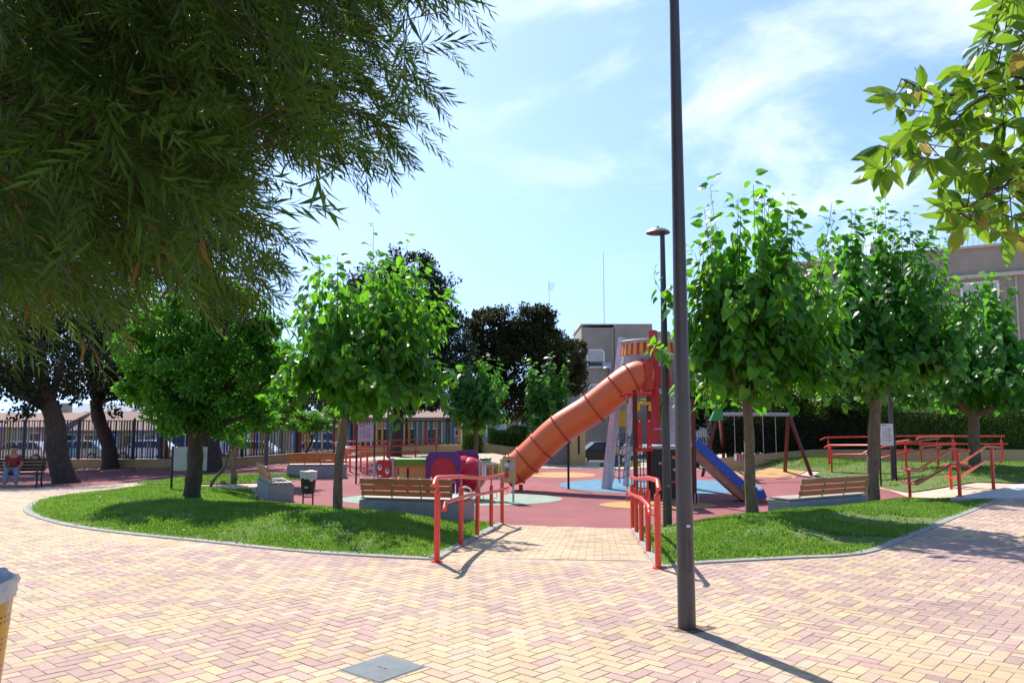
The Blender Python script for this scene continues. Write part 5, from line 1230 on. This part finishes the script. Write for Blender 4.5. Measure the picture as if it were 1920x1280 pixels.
# right side wall and hedges
wall('low_wall', 7.2, 24, 30.2, .36, 'long ochre wall below the hedge on the right')
hedge(13.6, 24, 31.2, .2, 2.0, 1.2, 30000, 'long clipped hedge behind the right handrails')
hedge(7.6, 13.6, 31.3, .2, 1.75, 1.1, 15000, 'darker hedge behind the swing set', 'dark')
p = D(915, 840, 38); p2 = D(990, 840, 38)
wall('low_wall', p.x-.9, p2.x+.4, 37.6, .45, 'ochre wall below the small hedge in the centre')
hedge(p.x, p2.x, 38.4, -.6, 1.02, 1.0, 9000, 'small clipped hedge left of the entrance pillar', leaf=.09)
p3 = D(862, 840, 37); hedge(p3.x, D(905, 840, 37).x, 37.6, -.6, .95, .8, 4000, 'brownish hedge stub at the end of the fence', leaf=.09)
a_ = D(1068, 862, 36); b_ = D(1096, 790, 36)
t = thing('gate_pillar', 'ochre entrance pillar with dark slot left of the black car', 'pillar', ((a_.x+b_.x)/2, 36, float(gz(a_.x, 36))))
h_ = b_.z-t.location.z
MB().box((0, 0, h_/2-.1), (b_.x-a_.x, .6, h_+.2), ch=.01).build('shaft', 'ochre', t); MB().box((.05, -.31, h_*.55), (.09, .02, h_*.6)).build('slot', 'black', t); MB().box((0, 0, h_+.035), (b_.x-a_.x+.1, .7, .07), ch=.01).build('cap', 'coping', t)
hw = D(1030, 850, 36.5); wall('low_wall', D(1000, 850, 36.5).x, a_.x-.02, 36.4, .9, 'grey wall stretch between the small hedge and the pillar', 'facade')
# ------------------------------------------------------------------ cars
def car(px, Y, rz, label, m_, L_=4.3, H_=1.48, hatch=True):
    p = D(px, 850, Y); z = float(gz(p.x, Y)); t = thing('parked_car', label, 'car', (p.x, Y, z), rz, group='cars parked in the street')
    W_ = 1.74; hl = L_/2
    low = [(-hl, .30), (-hl+.02, .62), (-hl+.12, .80), (-hl+.9, .90), (hl-.35, .94), (hl-.05, .80), (hl, .45), (hl-.05, .28)]
    q = MB(); v = []; n = len(low)
    for s, e in ((-1, .0), (-1, .0)): pass
    ring = []
    for (yy, k) in ((-W_/2+.08, .97), (-W_/2, 1.0), (W_/2, 1.0), (W_/2-.08, .97)):
        ring.append([(x*k, yy, zz_) for x, zz_ in low])
    vs = [v_ for r_ in ring for v_ in r_]; fs = [(i*n+k, i*n+(k+1) % n, (i+1)*n+(k+1) % n, (i+1)*n+k) for i in range(3) for k in range(n)]+[tuple(range(n)), tuple(range(3*n, 4*n))]
    q.add(vs, fs); q.build('body', m_, t, bevel=.03)
    cab = [(-hl+.85, .88), (-hl+1.55, H_-.03), (-hl+2.2, H_), (hl-.9, H_-.04), (hl-.28, .92)]
    q = MB(); n = len(cab); r0 = [(x, -W_/2+.04, z_) if z_ < 1 else (x, -W_/2+.20, z_) for x, z_ in cab]; r1 = [(x, -y, z_) for x, y, z_ in r0]
    q.add(r0+r1, [tuple(range(n)), tuple(range(n, 2*n))]+[(k, (k+1) % n, n+(k+1) % n, n+k) for k in range(n)]); cb = q.build('cabin', m_, t, bevel=.02)
    for s in (-1, 1):
        for (xa, xb, xc, xd) in ((-hl+1.08, -hl+1.62, -hl+2.1, -hl+2.1), (-hl+2.2, -hl+2.2, hl-.95, hl-.55)):
            q = MB(); y0, y1 = s*(W_/2-.045), s*(W_/2-.175)
            q.add([(xa, y0, .95), (xd, y0, .95), (xc, y1, H_-.10), (xb, y1, H_-.10)]+[(x, y+s*.015, z_) for x, y, z_ in ((xa, y0, .95), (xd, y0, .95), (xc, y1, H_-.10), (xb, y1, H_-.10))], [(0, 1, 2, 3), (4, 5, 6, 7), (0, 1, 5, 4), (1, 2, 6, 5), (2, 3, 7, 6), (3, 0, 4, 7)]); q.build('side_window', 'glass', t)
        for xw in (-hl+.82, hl-.78):
            q = MB(); q.lathe((xw, s*(W_/2-.10), .31), [(.20, -.11), (.31, -.10), (.32, 0), (.31, .10), (.20, .11)], 22, 'Y'); o = q.build('wheel', 'tyre', t)
            q = MB(); q.lathe((xw, s*(W_/2-.10), .31), [(.001, .085*s), (.12, .10*s), (.20, .105*s)], 14, 'Y'); q.build('rim', 'steel', o)
        q = MB(); q.box((-hl+.06, s*.62, .68), (.10, .30, .12), ch=.02); q.build('headlight', 'white', t)
    q = MB(); q.box((-hl+.0, 0, .42), (.05, 1.2, .14)); q.build('bumper', 'black', t)
    return t
car(1128, 53.5, R(5), 'black hatchback parked beyond the entrance pillar', 'carblack')
car(40, 55, R(3), 'blue-grey car behind the left end of the coloured fence', 'carsilver'); car(145, 57, R(3), 'pale blue car behind the fence near the ficus trunk', 'carblue'); car(275, 58, R(2), 'white car behind the fence right of the slanted ficus', 'carwhite')
car(465, 56, 0, 'white car behind the fence left of the lamp post', 'carwhite'); car(590, 56, 0, 'silver car behind the fence past the shrub tree', 'carsilver'); car(690, 55, 0, 'dark car behind the fence by the lilac notice board', 'carblack')

# ------------------------------------------------------------------ buildings
def octwin(t, x, z, w_, h_, y, cut=.22, name='window', shutter=True, yo=-1):
    f = MB()
    o = [(x-w_/2, z-h_/2), (x+w_/2, z-h_/2), (x+w_/2, z+h_/2-cut), (x+w_/2-cut, z+h_/2), (x-w_/2+cut, z+h_/2), (x-w_/2, z+h_/2-cut)]
    k = 1-.28/w_; k2 = 1-.28/h_
    i_ = [(x+(a-x)*k, z+(b_-z)*k2) for a, b_ in o]; n = 6
    vs = [(a, y, b_) for a, b_ in o]+[(a, y, b_) for a, b_ in i_]+[(a, y-.10, b_) for a, b_ in o]+[(a, y-.10, b_) for a, b_ in i_]
    fs = [(12+q, 12+(q+1) % n, 18+(q+1) % n, 18+q) for q in range(n)]+[(q, (q+1) % n, 12+(q+1) % n, 12+q) for q in range(n)]+[(6+q, 6+(q+1) % n, 18+(q+1) % n, 18+q) for q in range(n)]
    f.add(vs, fs); fo = f.build(name, 'white', t)
    g = MB(); g.add([(a, y-.012, b_) for a, b_ in i_], [tuple(range(6))]); g.build('pane', 'glass', fo)
    if shutter:
        s = MB(); hh = h_*.62
        s.box((x, y-.035, z+h_/2-.14-hh/2), (w_-.30, .03, hh)); s.build('shutter', 'blind', fo)
    b2_ = MB()
    for kx in np.linspace(x-w_/2+.2, x+w_/2-.2, 7): b2_.box((kx, y-.13, z-h_/2+.32), (.02, .02, .36))
    b2_.box((x, y-.13, z-h_/2+.5), (w_-.2, .03, .03)); b2_.box((x, y-.13, z-h_/2+.16), (w_-.2, .03, .03)); b2_.build('window_bars', 'black', fo)
    return fo
BY = 68.0
p0 = D(1092, 862, BY); p1 = D(1226, 862, BY); top = D(1092, 614, BY).z; gb = -1.45
hs = thing('apartment_house', 'taupe flat-roofed house with arched white windows behind the tube slide', 'building', (p0.x, BY, gb))
w1 = D(1153, 700, BY).x-p0.x; w2 = p1.x-p0.x; hgt = top-gb
MB().box((w1/2, 5, hgt/2-.5), (w1, 10, hgt+1)).build('wall', 'facade', hs)
MB().box((w1+(w2-w1)/2, 4.6, hgt/2-.4), (w2-w1-.01, 9.8, hgt+1.3)).build('wall', 'facade', hs)
MB().box((w2+1.4, 7, hgt/2-.55), (2.8, 6, hgt+.7)).build('wall', 'facadegrey', hs)
MB().box((-.6, 6, hgt/2-.7), (1.2, 6, hgt+.1)).build('wall', 'facadegrey', hs)
MB().box((w2/2, 4.98, hgt+.30), (w2+.1, 9.7, .08)).build('roof', 'facadetrim', hs)
xw = D(1117, 672, BY).x-p0.x
MB().box((w1-.7, -.18, hgt-3.3), (.8, .34, .6), ch=.02).build('air_conditioner', 'greypanel', hs)
MB().cyl((w1-.15, -.06, 0), (w1-.15, -.06, hgt), .05, n=8).build('drainpipe', 'facadetrim', hs)
octwin(hs, xw, D(1117, 672, BY).z-gb, 1.55, 1.6, -.01); octwin(hs, xw+.3, D(1117, 738, BY).z-gb, 2.0, 1.7, -.01); octwin(hs, xw+2.0, D(1136, 815, BY).z-gb, 2.0, 2.4, -.01, shutter=False); octwin(hs, w1+1.6, D(1117, 672, BY).z-gb, 1.5, 1.6, -.31)
# antennas
def antenna(px, py0, py1, Y, label):
    a_ = D(px, py1, Y); b_ = D(px, py0, Y); t = thing('antenna', label, 'antenna', a_)
    h_ = b_.z-a_.z; MB().cyl((0, 0, 0), (0, 0, h_), .035, .02, n=6).build('mast', 'steel', t)
    return t, h_
t, h_ = antenna(1030, 525, 640, 70, 'roof antenna mast with side arms above the dark ficus')
q = MB()
for k in range(5): q.cyl((-.1, 0, h_-.3-.14*k), (.55-.05*k, 0, h_-.35-.14*k), .018, n=5)
q.build('arms', 'steel', t)
t, h_ = antenna(1133, 472, 612, 70, 'tall thin whip antenna on the taupe house')
t, h_ = antenna(1077, 618, 640, 68, 'short antenna stub left of the taupe house')
# long low building behind the centre
p0 = D(845, 850, 62); p1 = D(1010, 850, 62)
hs = thing('row_house', 'low beige house with white arched windows behind the centre hedge', 'building', (p0.x, 62, gb)); hgt = D(900, 778, 62).z-gb; w_ = p1.x-p0.x
MB().box((w_/2, 4, hgt/2-.4), (w_, 8, hgt+.8)).build('wall', 'facade', hs); MB().box((w_/2, 4, hgt+.06), (w_+.3, 8.3, .12)).build('roof', 'facadetrim', hs)
for px in (870, 930, 992): octwin(hs, D(px, 800, 62).x-p0.x, 2.35, 1.6, 1.5, -.01)
# right long building
def block(name, xa, ya, xb, yb, ztop, label, m_, nw, floors, dpth=9, rail=True):
    a_ = Vector((xa, ya, gb)); d = Vector((xb-xa, yb-ya, 0)); Ln = d.length; t = thing(name, label, 'building', a_, math.atan2(d.y, d.x)); H_ = ztop-gb
    MB().box((Ln/2, dpth/2, H_/2-.5), (Ln, dpth, H_+1)).build('wall', m_, t)
    MB().box((Ln/2, dpth/2-.1, H_+.06), (Ln+.1, dpth+.35, .14)).build('parapet', 'facadetrim', t)
    q = MB(); q.box((Ln/2, -.12, H_-1.75), (Ln, .3, .22)); q.box((Ln/2, -.06, 3.4), (Ln, .14, .12)); q.build('cornice', 'facadetrim', t)
    for k in range(nw//2+1): MB().box((Ln*k/(nw//2), -.06, H_+.45), (.9, .9, .9)).build('roof_pier', m_, t)
    if rail:
        q = MB(); q.box((Ln/2, .1, H_+.85), (Ln, .04, .04))
        for k in range(int(Ln/.30)): q.box((k*.30+.1, .1, H_+.5), (.022, .022, .75))
        q.build('roof_railing', 'steel', t)
    for j in range(4):
        x = Ln*(.13+.25*j); zz_ = 4.3+3.2*(j % 2)
        MB().box((x, -.2, zz_), (.85, .34, .6), ch=.02).build('air_conditioner', 'greypanel', t)
    for xx_ in (.33, .67): MB().cyl((Ln*xx_, -.06, 0), (Ln*xx_, -.06, H_-1.9), .05, n=8).build('drainpipe', 'facadetrim', t)
    for f in range(floors):
        for k in range(nw):
            x = Ln*(k+.5)/nw; z = 1.7+f*3.25
            if z+1 > H_-1.6 and f == floors-1: z = H_-3.0
            fr = MB(); W2, H2 = 1.9, (1.7)
            for (dx_, dz_, sx_, sz_) in ((-W2/2, 0, .14, H2), (W2/2, 0, .14, H2), (0, H2/2, W2+.14, .14), (0, -H2/2, W2+.2, .16), (0, 0, .06, H2)): fr.box((x+dx_, -.05, z+dz_), (sx_, .12, sz_))
            o = fr.build('window', 'white', t)
            MB().box((x, -.005, z), (W2-.1, .03, H2-.1)).build('pane', 'glass', o)
            hs_ = random.choice([.25, .5, .7]); MB().box((x, -.03, z+H2/2-.08-H2*hs_/2), (W2-.16, .02, H2*hs_)).build('shutter', 'blind', o)
            if f == 0:
                q = MB()
                for j in range(12): q.box((x-W2/2+.1+j*(W2-.2)/11, -.16, z), (.03, .03, H2))
                for zz_ in (-.6, 0, .6): q.box((x, -.16, z+zz_), (W2, .035, .035))
                q.build('window_grille', 'white', o)
    return t
block('apartment_block', 17.4, 54, 36, 43, D(1800, 480, 50).z, 'large brown apartment block with railed flat roof at the right', 'facade2', 6, 4, 10)
block('apartment_block', 11.5, 60, 17.2, 58, D(1500, 640, 58).z, 'smaller brown block left of the large one, seen between tree crowns', 'facade2', 3, 2, 9, False)
# left distant houses beyond the fence
def house(px0, px1, Y, pyt, label, wallm, roofm, rh=1.3, nwin=3, awn=None):
    a_ = D(px0, 850, Y); b_ = D(px1, 850, Y); t = thing('town_house', label, 'house', (a_.x, Y, gb)); w_ = b_.x-a_.x; H_ = D(px0, pyt, Y).z-gb
    MB().box((w_/2, 4, H_/2-.3), (w_, 8, H_+.6)).build('wall', wallm, t)
    q = MB(); q.prism([(-.3, -.4, H_), (-.3, 4, H_+rh), (-.3, 8.4, H_), (-.3, 8.4, H_-.12), (-.3, -.4, H_-.12)], (0, 0, 0), (w_+.6, 0, 0)); q.build('roof', roofm, t, smooth=False)
    for k in range(nwin):
        x = w_*(k+.5)/nwin; q = MB()
        z = min(1.6, H_*.5); 
        for (dx_, dz_, sx_, sz_) in ((-.5, 0, .1, 1.3), (.5, 0, .1, 1.3), (0, .65, 1.1, .1), (0, -.65, 1.2, .1)): q.box((x+dx_, -.04, z+dz_), (sx_, .1, sz_))
        o = q.build('window', 'white', t); MB().box((x, -.01, z), (.92, .03, 1.2)).build('pane', 'glass', o)
    q = MB(); q.box((w_*.5, -.03, .95), (1.0, .08, 2.0)); q.build('door', awn or 'wood', t)
    MB().box((w_*.8, 5, H_+rh*.8+.3), (.7, .7, 1.6)).build('chimney', wallm, t)
    return t
house(-150, 108, 66, 800, 'cream town house with tiled roof at the far left', 'facadelight', 'tile', 1.2)
house(112, 300, 67, 806, 'wide town house with pink tiled roof behind the ficus trunks', 'facadelight', 'tile', 1.6, 5, 'blue')
house(305, 470, 66, 798, 'white town house with low roof behind the round tree', 'white', 'tile', 1.2, 3)
house(480, 640, 68, 800, 'pale town house behind the shrub tree', 'facadelight', 'tile', 1.3, 3)
house(650, 835, 64, 782, 'cream two-tone town house behind the dark pine', 'facadelight', 'tile', 1.1, 4)
house(120, 230, 90, 776, 'distant white house with pale roof above the tiled one', 'white', 'facadegrey', 1.3, 2)
house(250, 420, 92, 772, 'distant grey house far beyond the fence', 'facade', 'facadegrey', 1.5, 3)

# ------------------------------------------------------------------ seated person + bench at the left edge
pb = GP(14, 914); pb.y += .2; zb0 = float(gz(pb.x, pb.y))
bn = thing('park_bench', 'dark cast-iron bench under the ficus at the left edge', 'bench', (pb.x, pb.y, zb0), R(15))
q = MB(); 
for k in range(5): q.box((.0, -.20+.1*k, .43), (1.7, .08, .03), ch=.005)
q.build('seat', 'barkdark', bn)
q = MB()
for k in range(4): q.box((.0, .26+.03*k, .52+.1*k), (1.7, .03, .08), rx=.2, ch=.005)
q.build('backrest', 'barkdark', bn)
for s in (-1, 1):
    q = MB(); x = s*.75; q.tube([(x, -.24, 0), (x, -.20, .22), (x, -.22, .41)], .028, 6); q.tube([(x, .32, 0), (x, .22, .2), (x, .26, .42), (x, .38, .88)], .028, 6); q.tube([(x, -.22, .41), (x, .26, .42)], .025, 6); q.tube(catmull([(x, .30, .62), (x, .0, .66), (x, -.2, .62), (x, -.22, .42)], 4), .022, 6); q.build('leg', 'black', bn)
pe = thing('person', 'person in red shirt and pale trousers sitting on the iron bench', 'person', (pb.x+.02, pb.y-.02, zb0), R(15+8))
def skin(name, verts, edges, rads, m_, root=0):
    me = bpy.data.meshes.new(name); me.from_pydata(verts, edges, []); o = bpy.data.objects.new(name, me); COL.objects.link(o); o.parent = pe
    sm = o.modifiers.new('skin', 'SKIN'); sm.use_smooth_shade = True
    for i, r_ in enumerate(rads): me.skin_vertices[0].data[i].radius = (r_, r_) if not isinstance(r_, tuple) else r_
    me.skin_vertices[0].data[root].use_root = True
    su = o.modifiers.new('sub', 'SUBSURF'); su.levels = 2; su.render_levels = 2; me.materials.append(M[m_]); return o
bv = [(0, .08, .52), (0, .10, .75), (0, .08, .95), (0, .04, 1.04), (0, .0, 1.12), (0, -.02, 1.20), (0, -.01, 1.27),
      (.17, .07, .95), (.24, .0, .70), (.16, -.22, .60), (.10, -.29, .57), (-.17, .07, .95), (-.24, .0, .70), (-.16, -.22, .60), (-.10, -.29, .57),
      (.10, .05, .50), (.15, -.36, .51), (.17, -.40, .10), (.18, -.50, .05), (-.10, .05, .50), (-.14, -.34, .51), (-.13, -.46, .10), (-.14, -.56, .05)]
be = [(0, 1), (1, 2), (2, 3), (3, 4), (4, 5), (5, 6), (2, 7), (7, 8), (8, 9), (9, 10), (2, 11), (11, 12), (12, 13), (13, 14), (0, 15), (15, 16), (16, 17), (17, 18), (0, 19), (19, 20), (20, 21), (21, 22)]
brd = [.13, .12, .12, .05, .065, .085, .06, .055, .042, .033, .03, .055, .042, .033, .03, .085, .06, .045, .04, .085, .06, .045, .04]
me = bpy.data.meshes.new('body')
skin('body', bv, be, brd, 'skin')
skin('shirt', [bv[i] for i in (0, 1, 2)]+[(.17, .07, .95), (.225, .02, .76), (-.17, .07, .95), (-.225, .02, .76)], [(0, 1), (1, 2), (2, 3), (3, 4), (2, 5), (5, 6)], [.145, .14, .135, .07, .06, .07, .06], 'shirt')
skin('trousers', [(0, .08, .52), (.10, .05, .50), (.15, -.36, .51), (.17, -.40, .14), (-.10, .05, .50), (-.14, -.34, .51), (-.13, -.46, .14)], [(0, 1), (1, 2), (2, 3), (0, 4), (4, 5), (5, 6)], [.14, .10, .08, .065, .10, .08, .065], 'jeans')
q = MB(); q.lathe((0, .012, 1.20), [(.001, .115)]+[(.098*math.sin(t_), .02+.098*math.cos(t_)) for t_ in np.linspace(.15, 1.6, 8)], 16); q.build('hair', 'hair', pe)
q = MB(); q.lathe((0, -.108, 1.165), [(.001, .015), (.010, 0), (.001, -.012)], 8); q.build('nose', 'skin', pe)
